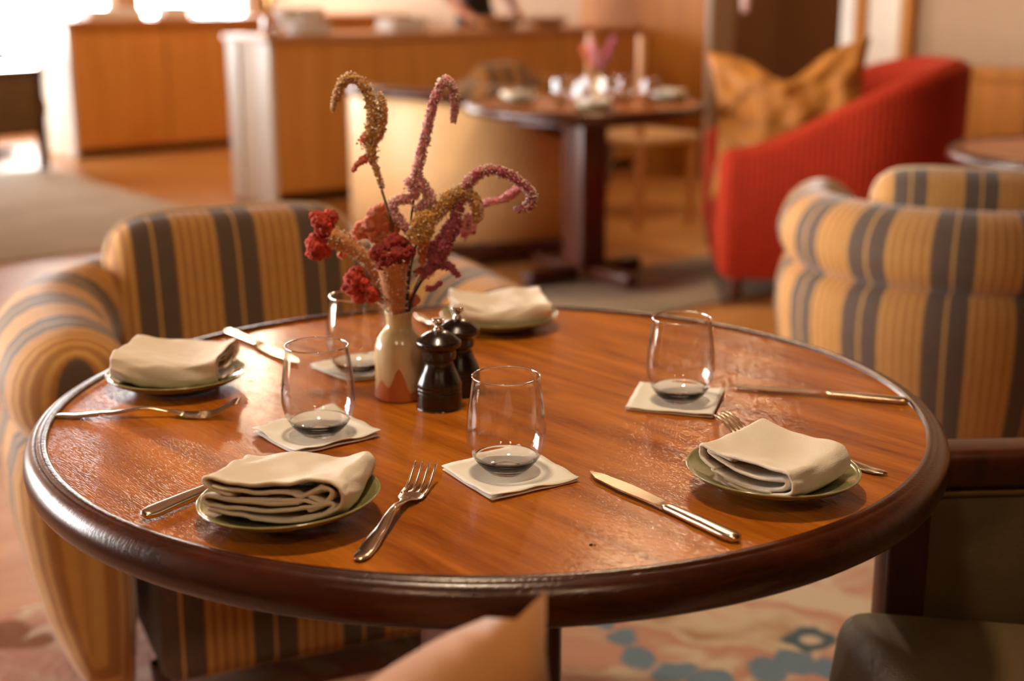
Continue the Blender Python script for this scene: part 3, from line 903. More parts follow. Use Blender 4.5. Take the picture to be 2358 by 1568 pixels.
# ---- mills
def mill(loc, label):
    t = put('pepper_mill', lathe(smooth_prof([(0.0001, 0), (0.0255, 0), (0.0268, 0.002), (0.0270, 0.010), (0.0268, 0.0205), (0.0262, 0.0215), (0.0268, 0.0225), (0.0270, 0.0245), (0.0264, 0.0265), (0.0268, 0.0285), (0.0262, 0.032), (0.0225, 0.041), (0.0185, 0.050), (0.0172, 0.056), (0.0182, 0.0585), (0.0198, 0.0600), (0.0202, 0.0610), (0.0204, 0.0700)], 3), 56), 'mill_wood')
    put('cap', lathe(smooth_prof([(0.0205, 0.0702), (0.0210, 0.0712), (0.0225, 0.0725), (0.0255, 0.0750), (0.0266, 0.0785), (0.0260, 0.0815), (0.0235, 0.0835), (0.0170, 0.0885), (0.0100, 0.0920), (0.0060, 0.0930), (0.0001, 0.0932)], 3), 56), 'mill_wood', t)
    put('knob', lathe(smooth_prof([(0.0055, 0.0928), (0.0056, 0.0955), (0.0040, 0.0975), (0.0036, 0.0995), (0.0045, 0.1015), (0.0072, 0.1032), (0.0076, 0.1062), (0.0070, 0.1072), (0.0001, 0.1075)], 2), 32), 'chrome', t)
    t.location = loc
    return tag(t, label, 'mill')
mill((-0.0585, -0.010, PZ), 'dark turned wood pepper mill with steel knob, the nearer of two')
mill((-0.0385, 0.048, PZ), 'dark turned wood mill with steel knob, standing behind its twin')

# ---- vase
VX, VY = -0.108, 0.032
v = put('bud_vase', lathe(smooth_prof([(0.0001, 0.0025), (0.024, 0.0025), (0.0275, 0.0), (0.0300, 0.0015), (0.0302, 0.006), (0.0298, 0.02), (0.0300, 0.045), (0.0300, 0.058), (0.0285, 0.068), (0.0235, 0.078), (0.0180, 0.085), (0.0158, 0.090), (0.0154, 0.099), (0.0163, 0.1060), (0.0158, 0.1072), (0.0142, 0.1060), (0.0138, 0.095), (0.0150, 0.086), (0.022, 0.076), (0.026, 0.06), (0.026, 0.02), (0.0001, 0.008)], 4), 64), 'vase_glaze', loc=(VX, VY, PZ))
tag(v, 'small stoneware bottle vase with cream glaze dripping over orange clay', 'vase')
crumb = put('bread_crumb', boxes([(-0.0016, 0.0016, -0.001, 0.001, 0, 0.0016), (0.0022, 0.004, -0.0006, 0.001, 0, 0.0012)], 0.0003, 1), 'dark_wood', loc=(0.098, -0.427, PZ))
tag(crumb, 'tiny dark crumb on the bare wood near the front rim', 'crumb')

# ------------------------------------------------------------------ flowers
def P3(x, z, y=0.0):
    """a point of the bouquet: metres right of the vase, above the table field, and behind the vase"""
    return Vector((VX + x, VY + y, PZ + z))
def blobs(path, rad, count, size, seed, flat=1.0, jitter=1.0, outward=1.0):
    """tiny florets packed around a line, as one mesh"""
    rnd = random.Random(seed)
    ico_v = [(0, 0, 1), (0, 0, -1), (1, 0, 0), (-1, 0, 0), (0, 1, 0), (0, -1, 0)]
    ico_f = [(0, 2, 4), (0, 4, 3), (0, 3, 5), (0, 5, 2), (1, 4, 2), (1, 3, 4), (1, 5, 3), (1, 2, 5)]
    V, F = [], []
    n = len(path)
    for c in range(count):
        t = rnd.random() * (n - 1.001)
        i = int(t)
        p = path[i].lerp(path[i + 1], t - i)
        r = rad[i] * (1 - (t - i)) + rad[i + 1] * (t - i)
        d = Vector((rnd.gauss(0, 1), rnd.gauss(0, 1), rnd.gauss(0, 1))).normalized()
        q = p + d * r * outward * (0.85 + 0.3 * rnd.random())
        s = size * (0.6 + 0.8 * rnd.random())
        ax = d.cross(Vector((0.3, 0.5, 0.8)))
        ax.normalize()
        ay = d.cross(ax)
        b0 = len(V)
        for x, y, z in ico_v:
            V.append(q + ax * x * s + ay * y * s + d * z * s * 1.5 * flat)
        F += [tuple(b0 + k for k in f) for f in ico_f]
    return mesh(V, F)
FPX = 1905.0
def px(u, vv, y=0.0):
    """bouquet sketch units to metres: 1905 units a metre, origin at the vase foot"""
    k = 1.0 + (y) * 0.55
    return P3((u - 918) / FPX * k, (918 - vv) / (FPX * 0.968) * k, y)
def strand(parent, name, pts, r0, r1, mat, seed, dens=1.0, fleck=None, tip=0.5):
    path = catmull([px(*p) for p in pts], 8)
    n = len(path)
    L = sum((path[i + 1] - path[i]).length for i in range(n - 1))
    rad = []
    for i in range(n):
        t = i / (n - 1)
        r = r0 * (1 - t) + r1 * t
        if t > 0.9:
            r *= max(0.25, 1 - (t - 0.9) * 10 * (1 - tip))
        rad.append(1.4 * r * (0.85 + 0.3 * noise.noise(path[i] * 90)))
    core = tube(path, [r * 0.8 for r in rad], 8)
    fl = blobs(path, rad, int(L * 9000 * dens * (r0 + r1) / 0.008), 0.0011, seed)
    o = put(name, join_meshes([core, fl]), mat, parent)
    if fleck:
        put('floret_tips', blobs(path, [r * 1.12 for r in rad], int(L * 4200 * dens), 0.0009, seed + 5, flat=1.6), fleck, o)
    return o
def stem(parent, pts, r, mat):
    path = catmull([px(*p) for p in pts], 6)
    return put('stem', tube(path, r, 8), mat, parent)
def sprig(name, label, cat='flower'):
    t = empty(name, (0, 0, 0))
    return tag(t, label, cat, 'dried flower stems in the vase')
# gold amaranth hooking over at the left
t = sprig('amaranth_stem', 'gold dried amaranth hooking over at the top of the bouquet')
stem(t, [(925, 760), (922, 700), (912, 580), (902, 510), (886, 455), (880, 430)], 0.0016, 'green_stem')
strand(t, 'bloom', [(886, 450), (880, 425), (868, 392), (862, 372)], 0.0022, 0.0042, 'gold_bloom', 11, fleck='pale_fleck')
strand(t, 'bloom', [(864, 375), (862, 345), (868, 315), (868, 280), (862, 250), (846, 226), (822, 216), (804, 230), (794, 252), (783, 284)], 0.0068, 0.0036, 'gold_bloom', 12, fleck='pale_fleck')
strand(t, 'bloom', [(868, 350), (884, 330), (893, 300), (893, 275), (886, 248)], 0.0055, 0.0028, 'gold_bloom', 13, fleck='pale_fleck')
strand(t, 'bloom', [(846, 352), (858, 338), (872, 340), (880, 348)], 0.0048, 0.0036, 'coral_bloom', 14)
strand(t, 'bloom', [(866, 382), (850, 388), (834, 398), (824, 414)], 0.0048, 0.0018, 'coral_bloom', 15)
# tall pink one
t = sprig('amaranth_stem', 'tall pink amaranth bent over at its tip in the middle of the bouquet')
stem(t, [(932, 760), (936, 700), (944, 600), (950, 520), (958, 470)], 0.0012, 'dark_stem')
strand(t, 'bloom', [(958, 466), (962, 440), (968, 405), (978, 365), (988, 325), (1000, 280), (1012, 248), (1026, 225), (1040, 226), (1050, 248), (1050, 280), (1047, 310)], 0.0048, 0.0040, 'pink_bloom', 21, fleck='pale_fleck')
strand(t, 'bloom', [(946, 446), (962, 432), (978, 446), (990, 462), (994, 476), (978, 486), (962, 500)], 0.0062, 0.0046, 'pink_bloom', 22, fleck='pale_fleck')
strand(t, 'bloom', [(950, 474), (928, 474), (913, 482), (912, 500), (924, 520), (938, 536), (944, 552)], 0.0046, 0.0036, 'pink_bloom', 23, fleck='pale_fleck')
strand(t, 'bloom', [(872, 505, 0.02), (892, 505, 0.02), (908, 520, 0.02), (925, 540, 0.02), (940, 552, 0.02)], 0.0036, 0.003, 'pink_bloom', 24)
# magenta arching to the right
t = sprig('amaranth_stem', 'magenta amaranth arching out to the side with a curled tip')
stem(t, [(938, 760), (950, 690), (985, 630), (1012, 580), (1040, 530)], 0.0013, 'dark_stem')
strand(t, 'bloom', [(1042, 540), (1052, 505), (1060, 478), (1074, 446), (1094, 424), (1120, 412), (1150, 414), (1180, 428), (1206, 446), (1220, 466), (1216, 486), (1200, 494), (1184, 498)], 0.0056, 0.0036, 'magenta_bloom', 31, fleck='pale_fleck')
strand(t, 'bloom', [(1000, 610), (1012, 585), (1026, 560), (1040, 540), (1052, 520)], 0.0095, 0.0080, 'magenta_bloom', 32, dens=1.3)
strand(t, 'bloom', [(988, 592), (998, 575), (1016, 600), (1030, 585)], 0.0055, 0.0045, 'magenta_bloom', 33)
strand(t, 'bloom', [(1060, 545), (1072, 525), (1078, 512), (1086, 530), (1078, 546)], 0.0042, 0.0034, 'pink_bloom', 34)
# gold on the right
t = sprig('amaranth_stem', 'gold amaranth with drooping loop beside the magenta arch')
stem(t, [(930, 760), (938, 700), (948, 620), (965, 560)], 0.0013, 'dark_stem')
strand(t, 'bloom', [(962, 565, -0.01), (968, 540, -0.01), (984, 520, -0.01), (1004, 504), (1026, 484), (1046, 466), (1070, 460), (1088, 470), (1098, 492), (1098, 512), (1088, 526)], 0.0100, 0.0036, 'gold_bloom', 41, fleck='pale_fleck', dens=1.2)
strand(t, 'bloom', [(966, 530, -0.01), (975, 515, -0.01), (988, 508, -0.01), (984, 536, -0.012), (972, 556, -0.012)], 0.0085, 0.0070, 'gold_bloom', 42, dens=1.3)
strand(t, 'bloom', [(980, 560, -0.01), (976, 590, -0.01), (974, 615, -0.01)], 0.0055, 0.0020, 'coral_bloom', 43)
# pale pink far right
t = sprig('amaranth_stem', 'pale pink amaranth reaching out below the magenta curl')
stem(t, [(936, 760, 0.01), (948, 690, 0.02), (990, 620, 0.03), (1050, 560, 0.04), (1082, 530, 0.04)], 0.0011, 'dark_stem')
strand(t, 'bloom', [(1082, 532, 0.04), (1094, 514, 0.04), (1116, 502, 0.04), (1148, 494, 0.04), (1172, 480, 0.04), (1190, 466, 0.04)], 0.0030, 0.0044, 'pink_bloom', 51)
strand(t, 'bloom', [(1058, 570, 0.03), (1070, 548, 0.03), (1082, 556, 0.03), (1074, 528, 0.03)], 0.0048, 0.0038, 'pink_bloom', 52)
# small low magenta
t = sprig('amaranth_stem', 'small magenta amaranth drooping low towards the far napkin')
stem(t, [(934, 760), (944, 705), (965, 665), (990, 630), (1002, 612)], 0.0012, 'dark_stem')
strand(t, 'bloom', [(985, 636), (996, 620), (1014, 617), (1034, 622), (1048, 634), (1056, 642)], 0.0060, 0.0034, 'magenta_bloom', 61)
strand(t, 'bloom', [(982, 672), (996, 670), (1008, 662), (1015, 658)], 0.0030, 0.0028, 'magenta_bloom', 62)
strand(t, 'bloom', [(960, 636), (970, 628), (980, 638), (972, 648)], 0.0034, 0.0028, 'magenta_bloom', 63)
# cockscombs
def brain(parent, lumps, mat, seed, name='crest'):
    """velvety folded crest: lumps [(u, v, y, radius)] fused side by side"""
    mes = []
    for k, (u, vv, y, r) in enumerate(lumps):
        bm = bmesh.new()
        bmesh.ops.create_icosphere(bm, subdivisions=4, radius=r * 1.22)
        c = px(u, vv, y)
        for q in bm.verts:
            d = q.co.normalized()
            w_ = d * 2.6 + Vector((seed + k * 3.1, noise.noise(d * 2.0), 0))
            f = 0.92 + 0.34 * noise.noise(d * 1.9 + Vector((seed + k * 3.1, 0, 0))) + 0.55 * (0.35 - min(0.35, abs(noise.noise(w_)) * 1.3)) * -1.0 + 0.16 * (1 - 2 * abs(noise.noise(d * 6.0 + Vector((0, seed + k, 0))))) + 0.07 * noise.noise(d * 30)
            q.co = c + q.co * f
        me = bpy.data.meshes.new('m')
        bm.to_mesh(me)
        bm.free()
        mes.append(me)
    return put(name, join_meshes(mes), mat, parent)
def fuzzy(parent, pts, radii, mat, seed, squash=1.0):
    path = catmull([px(*p) for p in pts], 8)
    n = len(path)
    rad = [interp([i / (len(radii) - 1) for i in range(len(radii))], radii, k / (n - 1)) for k in range(n)]
    L = sum((path[i + 1] - path[i]).length for i in range(n - 1))
    o = put('fuzzy_stalk', join_meshes([tube(path, rad, 14), blobs(path, rad, int(L * 9000), 0.0009, seed, flat=1.5)]), mat, parent)
    put('seed_flecks', blobs(path, [r * 1.05 for r in rad], int(L * 5200), 0.0009, seed + 2, flat=1.8), 'pale_fleck', o)
    return o
t = sprig('cockscomb_stem', 'red cockscomb leaning far out on a thick fuzzy stalk')
stem(t, [(908, 760), (905, 715), (896, 690)], 0.0022, 'green_stem')
fuzzy(t, [(906, 705), (884, 660), (856, 615), (828, 588), (796, 568), (768, 556)], [0.0080, 0.0075, 0.0075, 0.0085, 0.0105, 0.0130], 'tan_fuzz', 71)
brain(t, [(756, 540, 0, 0.0105), (748, 520, -0.004, 0.0085), (768, 516, 0.004, 0.0080), (738, 510, 0.0, 0.0060), (740, 572, -0.002, 0.0115), (752, 586, 0.003, 0.0085), (733, 588, -0.002, 0.0085), (764, 560, 0.006, 0.0095)], 'red_bloom', 1.3)
t = sprig('cockscomb_stem', 'dark red cockscomb with a broad fan stalk at the bouquet front')
stem(t, [(916, 760, -0.006), (916, 712, -0.008)], 0.0026, 'green_stem')
fuzzy(t, [(915, 712, -0.010), (912, 680, -0.014), (910, 645, -0.018), (910, 610, -0.020), (910, 590, -0.020)], [0.0105, 0.0130, 0.0155, 0.0180, 0.0175], 'tan_fuzz', 81)
brain(t, [(882, 580, -0.024, 0.0088), (900, 592, -0.028, 0.0092), (918, 584, -0.028, 0.0094), (936, 584, -0.026, 0.0080), (950, 576, -0.022, 0.0058), (905, 566, -0.020, 0.0086), (926, 562, -0.018, 0.0078), (890, 604, -0.026, 0.0070), (916, 556, -0.012, 0.0066)], 'dark_red_bloom', 4.1)
t = sprig('cockscomb_stem', 'red cockscomb hanging low beside the vase neck')
stem(t, [(905, 760), (902, 716), (890, 700)], 0.002, 'green_stem')
fuzzy(t, [(904, 712, 0.004), (882, 696, 0.004), (862, 682, 0.002), (842, 668, 0)], [0.0070, 0.0075, 0.0080, 0.0085], 'tan_fuzz', 91)
brain(t, [(822, 650, 0, 0.0105), (816, 668, 0.0, 0.0100), (832, 684, -0.002, 0.0085), (838, 660, -0.004, 0.0085), (826, 638, 0.002, 0.0072), (858, 682, -0.008, 0.0078)], 'red_bloom', 7.7)
t = sprig('cockscomb_stem', 'coral orange cockscomb standing at the back of the bouquet')
stem(t, [(914, 760, 0.01), (910, 700, 0.014), (900, 640, 0.02)], 0.0022, 'green_stem')
fuzzy(t, [(908, 700, 0.014), (898, 650, 0.018), (888, 600, 0.02), (880, 560, 0.02)], [0.0065, 0.0090, 0.0120, 0.0140], 'tan_fuzz', 95)
brain(t, [(872, 528, 0.018, 0.0130), (892, 532, 0.016, 0.0135), (858, 545, 0.02, 0.0100), (838, 552, 0.022, 0.0090), (884, 512, 0.02, 0.0090), (866, 560, 0.018, 0.0095), (900, 552, 0.014, 0.0110), (826, 562, 0.024, 0.0065)], 'coral_bloom', 9.9)
brain(t, [(790, 605, 0.02, 0.0045), (798, 600, 0.02, 0.0040), (948, 702, 0.012, 0.0075), (895, 655, 0.004, 0.0060), (862, 600, 0.012, 0.0060)], 'coral_bloom', 2.2, name='petal')

# ------------------------------------------------------------------ striped tub armchairs
def u_path(Rc, L, n_arc=40, n_arm=8, flare=0.0):
    """plan line from the one arm's front round the back to the other arm's front; front is -y"""
    pts = []
    for i in range(n_arm):
        t = i / n_arm
        pts.append((-Rc - flare * (1 - t), -L * (1 - t)))
    for i in range(n_arc + 1):
        a = PI - PI * i / n_arc
        pts.append((Rc * math.cos(a), Rc * math.sin(a)))
    for i in range(1, n_arm + 1):
        t = i / n_arm
        pts.append((Rc + flare * t, -L * t))
    return pts
def frame_of(pts):
    out = []
    s = 0.0
    for i, p in enumerate(pts):
        a, b = pts[max(i - 1, 0)], pts[min(i + 1, len(pts) - 1)]
        tx, ty = b[0] - a[0], b[1] - a[1]
        l = math.hypot(tx, ty)
        tx, ty = tx / l, ty / l
        if i:
            s += math.hypot(p[0] - pts[i - 1][0], p[1] - pts[i - 1][1])
        out.append((Vector((p[0], p[1], 0)), Vector((tx, ty, 0)), Vector((-ty, tx, 0)), s))   # point, tangent, outward
    return out
def swept(pts, section, cap_r=0.0, uoff=0.0):
    """section(s01) -> [(outward, z)]; ends closed by shrinking, rounded tips"""
    fr = frame_of(pts)
    tot = fr[-1][3]
    rows, uvs = [], []
    def ring(p, t, n, s, sec, k=1.0, shift=0.0):
        cx = sum(q[0] for q in sec) / len(sec)
        cz = sum(q[1] for q in sec) / len(sec)
        r = []
        for o, z in sec:
            oo, zz = cx + (o - cx) * k, cz + (z - cz) * (0.55 + 0.45 * k if k < 1 else 1)
            r.append(p + n * oo + t * shift + Vector((0, 0, zz)))
        rows.append(r)
        uvs.append([(s + uoff, zz) for _, zz in sec])
    CAPN = 6
    if cap_r:
        p, t, n, s = fr[0]
        for i in range(CAPN):
            a = PI / 2 * (1 - i / CAPN)
            ring(p, t, n, s - cap_r * math.sin(a), section(0.0), max(0.04, math.cos(a)), -cap_r * math.sin(a))
    for p, t, n, s in fr:
        ring(p, t, n, s, section(s / tot))
    if cap_r:
        p, t, n, s = fr[-1]
        for i in range(1, CAPN + 1):
            a = PI / 2 * i / CAPN
            ring(p, t, n, s + cap_r * math.sin(a), section(1.0), max(0.04, math.cos(a)), cap_r * math.sin(a))
    return grid(rows, close_v=True, cap0=True, cap1=True, uvs=uvs)
def tub_armchair(loc, rz, label):
    t = empty('striped_armchair', loc, rz)
    tag(t, label, 'armchair', 'striped tub armchairs')
    pts = u_path(0.37, 0.20)
    def roll(s):
        d = abs(s - 0.5) * 2
        zc = 0.605 - 0.015 * d ** 2
        return [(0.006 + 0.104 * math.cos(2 * PI * j / 20), zc + 0.103 * math.sin(2 * PI * j / 20)) for j in range(20)]
    put('rolled_arm', swept(pts, roll, 0.10, uoff=0.095), 'stripe_cloth', t)
    OUT = [(0.060, 0.525), (0.094, 0.500), (0.108, 0.455), (0.108, 0.39), (0.096, 0.30), (0.074, 0.20), (0.046, 0.12), (0.016, 0.06), (-0.02, 0.055), (-0.060, 0.06), (-0.072, 0.20), (-0.075, 0.40), (-0.070, 0.50), (-0.03, 0.53)]
    put('tub_shell', swept(pts, lambda s: [(o, z) for o, z in OUT], 0.085, uoff=0.09), 'stripe_cloth', t)
    me = soft_box(0.54, 0.50, 0.22, 0.03)
    put('seat_base', me, 'stripe_cloth', t, loc=(0, -0.02, 0.06))
    me = soft_box(0.58, 0.54, 0.15, 0.045, crown=0.02)
    put('seat_cushion', me, 'stripe_cloth', t, loc=(0, -0.05, 0.28))
    me = cushion(0.50, 0.42, 0.17, pinch=0.33, rnd=0.13, ush=-0.035)
    for v in me.vertices:
        v.co.y -= 0.35 * v.co.x ** 2 * 1.4
    c = put('back_cushion', me, 'stripe_cloth', t, loc=(0, 0.20, 0.375), rot=(math.radians(-9), 0, 0))
    edge = []
    for k in range(61):
        q = k / 60
        uu, vv_ = (-1, -1 + 2 * q * 3.0) if q < 1 / 3 else ((-1 + 2 * (q - 1 / 3) * 3, 1) if q < 2 / 3 else (1, 1 - 2 * (q - 2 / 3) * 3.0))
        s_ = 1 - 0.13 * (abs(uu) * abs(vv_)) ** 4
        x, z = uu * 0.25 * s_, 0.21 + vv_ * 0.21 * s_
        edge.append(Vector((x, -0.49 * x * x, z)))
    put('piping', tube(edge, 0.0045, 6), 'piping_cloth', c)
    for sx in (-1, 1):
        for y in (-0.18, 0.20):
            put('leg', lathe([(0.0001, 0.0), (0.014, 0.0), (0.020, 0.07), (0.0001, 0.07)], 16), 'dark_wood', t, smooth=False, loc=(sx * 0.26, y, 0.0))
    return t
plain('piping_cloth', (226, 196, 158), 0.8, var=0.05)
RUGZ = 0.0145
tub_armchair((-0.425, 0.90, RUGZ), math.radians(25), 'striped tub armchair pulled up behind the round table, pale piped back cushion')
tub_armchair((1.20, 1.96, RUGZ), math.radians(180 - 14), 'striped tub armchair seen from behind in front of the red armchair')

# ------------------------------------------------------------------ olive chair at the right, front faces -x when turned
def wood_armchair(loc, rz, label):
    """local: front is -y, arms along y"""
    t = empty('wooden_armchair', loc, rz)
    tag(t, label, 'chair', 'olive wooden armchairs')
    for s in (-1, 1):
        put('arm_rail', boxes([(s * 0.275 - 0.03, s * 0.275 + 0.03, -0.20, 0.32, 0.625, 0.672)], 0.012, 3), 'dark_wood', t)
        put('side_panel', soft_box(0.036, 0.44, 0.36, 0.012, 3), 'olive_leather', t, loc=(s * 0.275, 0.07, 0.262))
        ed = [Vector((s * 0.275 - s * 0.019, -0.145, 0.27)), Vector((s * 0.275 - s * 0.019, -0.145, 0.60)), Vector((s * 0.275 - s * 0.019, -0.13, 0.615)), Vector((s * 0.275 - s * 0.019, 0.28, 0.615))]
        put('piping', tube(ed, 0.004, 6), 'olive_piping', t)
        put('front_leg', boxes([(s * 0.275 - 0.026, s * 0.275 + 0.026, -0.195, -0.143, 0.0, 0.63)], 0.006, 2), 'dark_wood', t)
        put('back_leg', boxes([(s * 0.275 - 0.024, s * 0.275 + 0.024, 0.29, 0.335, 0.0, 0.66)], 0.006, 2), 'dark_wood', t)
    put('seat_rail', boxes([(-0.25, 0.25, -0.17, 0.30, 0.24, 0.30)], 0.006, 2), 'dark_wood', t)
    me = soft_box(0.50, 0.56, 0.13, 0.035, crown=0.012)
    put('seat', me, 'olive_leather', t, loc=(0, 0.005, 0.318), rot=(math.radians(-7), 0, 0))
    put('backrest', soft_box(0.50, 0.07, 0.42, 0.03, crown=0.0), 'olive_leather', t, loc=(0, 0.285, 0.34), rot=(math.radians(-8), 0, 0))
    return t
wood_armchair((0.70, -0.235, RUGZ), math.radians(-86), 'olive upholstered chair with dark wood arms tucked in beside the layered napkin')
c2 = wood_armchair((0.03, -0.84, RUGZ), math.radians(180 - 4), 'olive upholstered chair carrying the golden cushion at the picture bottom')
me = cushion(0.40, 0.40, 0.155, ear=0.10, wav=0.010, seed=4.2, pinch=0.42)
g = put('throw_pillow', me, 'gold_cloth')
tag(g, 'golden cushion corner poking up in front of the table at the bottom', 'cushion')
g.rotation_mode = 'XYZ'
g.location = (-0.078, -0.70, 0.405)
g.rotation_euler = (math.radians(17), math.radians(-20), math.radians(35))

# ------------------------------------------------------------------ sweeping tub seats in the background
def sweep_seat(name, loc, rz, width, length, zb, zf, thick, mat, label, cap=None, seat_mat=None, legs='dark_wood', base=0.10, power=1.6, cat='armchair', lean=0.0, group=None):
    """tub with a top edge that sweeps from the tall back (+y) down to low arm fronts (-y)"""
    t = empty(name, loc, rz)
    tag(t, label, cat, group)
    Rc = width / 2 - thick / 2
    L = length - Rc - thick / 2
    pts = u_path(Rc, L, 36, 12)
    ymin, ymax = -L, Rc
    fr = frame_of(pts)
    tot = fr[-1][3]
    ys = [f[0].y for f in fr]
    ss = [f[3] / tot for f in fr]
    def top(s):
        k = min(range(len(ss)), key=lambda i: abs(ss[i] - s))
        q = (ys[k] - ymin) / (ymax - ymin)
        return zf + (zb - zf) * (q * q * (3 - 2 * q)) ** (power * 0.5)
    def sec(s):
        h = top(s)
        o = thick / 2
        ln = lean * (h - base)
        r = o * 0.8
        out = [(o, base), (o + ln * 0.5, (base + h) / 2), (o + ln, h - r)]
        out += [(ln + o * math.cos(a), h - r + r * math.sin(a)) for a in (PI / 5, 2 * PI / 5, PI / 2, 3 * PI / 5, 4 * PI / 5)]
        out += [(-o + ln, h - r), (-o, (base + h) / 2), (-o, base)]
        return out
    put('shell', swept(pts, sec, thick * 0.45), mat, t)
    if cap:
        def csec(s):
            h = top(s) + lean * 0.0
            o = thick / 2 + 0.012
            ln = lean * (h - base)
            return [(o + ln, h - 0.012), (o + ln, h + 0.02), (o * 0.6 + ln, h + 0.03), (-o * 0.6 + ln, h + 0.03), (-o + ln, h + 0.02), (-o + ln, h - 0.012)]
        put('cap_rail', swept(pts, csec, 0.02), cap, t)
        put('plinth', swept(pts, lambda s: [(thick / 2 + 0.008, base - 0.05), (thick / 2 + 0.008, base + 0.01), (-thick / 2, base + 0.01), (-thick / 2, base - 0.05)], 0.01), cap, t)
    iw = width - 2 * thick
    inner = u_path(Rc - thick / 2 + 0.01, L + thick * 0.3, 28, 4)
    def slab(z0, z1, r):
        rows, uvs = [], []
        for k, zz in ((1.0, z0), (1.0, z1 - r), (1 - r * 0.3 / Rc, z1 - r * 0.3), (1 - r / Rc, z1), (0.4, z1 + 0.012), (0.02, z1 + 0.016)):
            rows.append([Vector((x * k, (y + L * 0.3) * k - L * 0.3, zz)) for x, y in inner])
            uvs.append([(x * k, zz) for x, y in inner])
        return grid(rows, close_v=True, cap0=True, cap1=True, uvs=uvs)
    put('seat', slab(0.285, 0.45, 0.05), seat_mat or mat, t)
    put('seat_base', slab(base, 0.28, 0.01), mat, t)
    for sx in (-1, 1):
        for y in (-L + 0.04, Rc * 0.55):
            put('leg', boxes([(sx * (Rc * 0.9) - 0.022, sx * (Rc * 0.9) + 0.022, y - 0.022, y + 0.022, 0.0, base + 0.02)], 0.004, 1), legs, t)
    return t
# red tub chair: faces -a, so +y local points along +a
sweep_seat('tub_armchair', (1.37, 4.15, 0.0145), math.radians(-94), 0.96, 0.95, 0.92, 0.60, 0.11, 'red_cord', 'big red corded tub armchair holding a mustard cushion', lean=0.02)
pm = cushion(0.60, 0.56, 0.20, n=40, ear=0.10, wav=0.055, seed=2.4, pinch=0.4, dip=0.12)
p = put('throw_pillow', pm, 'mustard_velvet')
tag(p, 'crumpled mustard velvet cushion slumped in the red armchair', 'cushion')
p.location = (1.14, 3.96, 0.43)
p.rotation_euler = (math.radians(-16), math.radians(-6), math.radians(-18))
# cream booth seat, its back at the left, opening to +a
sweep_seat('booth_seat', rm(3.0, 4.12, 0.0), TH + PI / 2, 1.15, 0.88, 0.745, 0.52, 0.10, 'cream_leather', 'cream leather booth seat with dark wood cap rail behind the bouquet', cap='dark_wood', seat_mat='stripe_cloth', cat='booth', base=0.09)
# ------------------------------------------------------------------ second table and what stands on it
T2 = Vector((0.33, 4.22, 0.0))
pedestal_table('dining_table', 0.50, (T2.x, T2.y, 0.0), TH, 'far round dark table with sparkling glasses beside the cream booth')
def on2(u, y):
    """a spot on the far table"""
    return (T2.x + u, T2.y + y, PZ)
G2 = [(-0.10, -0.02), (-0.02, -0.20), (0.10, 0.05), (0.17, 0.12), (0.26, -0.03), (0.03, 0.16)]
L2 = ['nearest the plate with pale napkin', 'standing nearest the camera', 'right behind the small flowers', 'at the far side', 'outermost towards the red armchair', 'half hidden by the others']
for (x, y), l in zip(G2, L2):
    g2 = copy_tree(next(o for o in bpy.data.objects if o.name == 'stemless_glass'))
    g2.location = on2(x, y)
    tag(g2, 'blurred glass on the far table, ' + l, 'glass', 'glasses on the far table')
SP = next(o for o in bpy.data.objects if o.name == 'side_plate')
NP = next(o for o in bpy.data.objects if o.name == 'cloth_napkin.001')
for (x, y, r), l in zip([(-0.28, 0.03, 0.4), (0.02, -0.30, 1.9), (0.36, 0.14, 2.6)], ['on the booth side', 'nearest the camera', 'on the red armchair side']):
    q = copy_tree(SP)
    q.location = on2(x, y)
    q.rotation_euler = (0, 0, r)
    tag(q, 'side plate on the far table, ' + l, 'plate', 'plates on the far table')
    q = copy_tree(NP)
    q.location = Vector(on2(x, y)) + Vector((0, 0, 0.008))
    q.rotation_euler = (0, 0, r)
    tag(q, 'folded cloth napkin on the far table, ' + l, 'napkin', 'napkins on the far table')
q = v.copy()
COL.objects.link(q)
q.location = on2(0.07, 0.10)
tag(q, 'small bottle vase among the glasses on the far table', 'vase')
def bunch(name, loc, label, seed, cols=('pink_bloom', 'magenta_bloom', 'coral_bloom')):
    t = empty(name, loc)
    tag(t, label, 'flower')
    rnd = random.Random(seed)
    for k in range(5):
        tipx, tipy, h = rnd.uniform(-0.06, 0.06), rnd.uniform(-0.05, 0.05), rnd.uniform(0.17, 0.27)
        path = catmull([Vector((0.003 * math.cos(k * 1.26), 0.003 * math.sin(k * 1.26), 0.03)), Vector((0.004 * math.cos(k * 1.26), 0.004 * math.sin(k * 1.26), 0.10)), Vector((tipx * 0.6, tipy * 0.6, h * 0.75)), Vector((tipx, tipy, h)), Vector((tipx * 1.3, tipy * 1.3, h + 0.02))], 5)
        put('stem', tube(path[:14], 0.0016, 6), 'dark_stem', t)
        put('bloom', blobs(path[10:], [0.012] * len(path[10:]), 260, 0.004, seed + k), cols[k % len(cols)], t)
    return t
bunch('flower_bunch', on2(0.07, 0.10), 'pink dried flowers rising over the glasses on the far table', 3)
# striped chair behind the far table
tub_armchair(rm(3.95, 4.80, 0.0), TH + math.radians(20), 'striped tub armchair half hidden behind the far table')

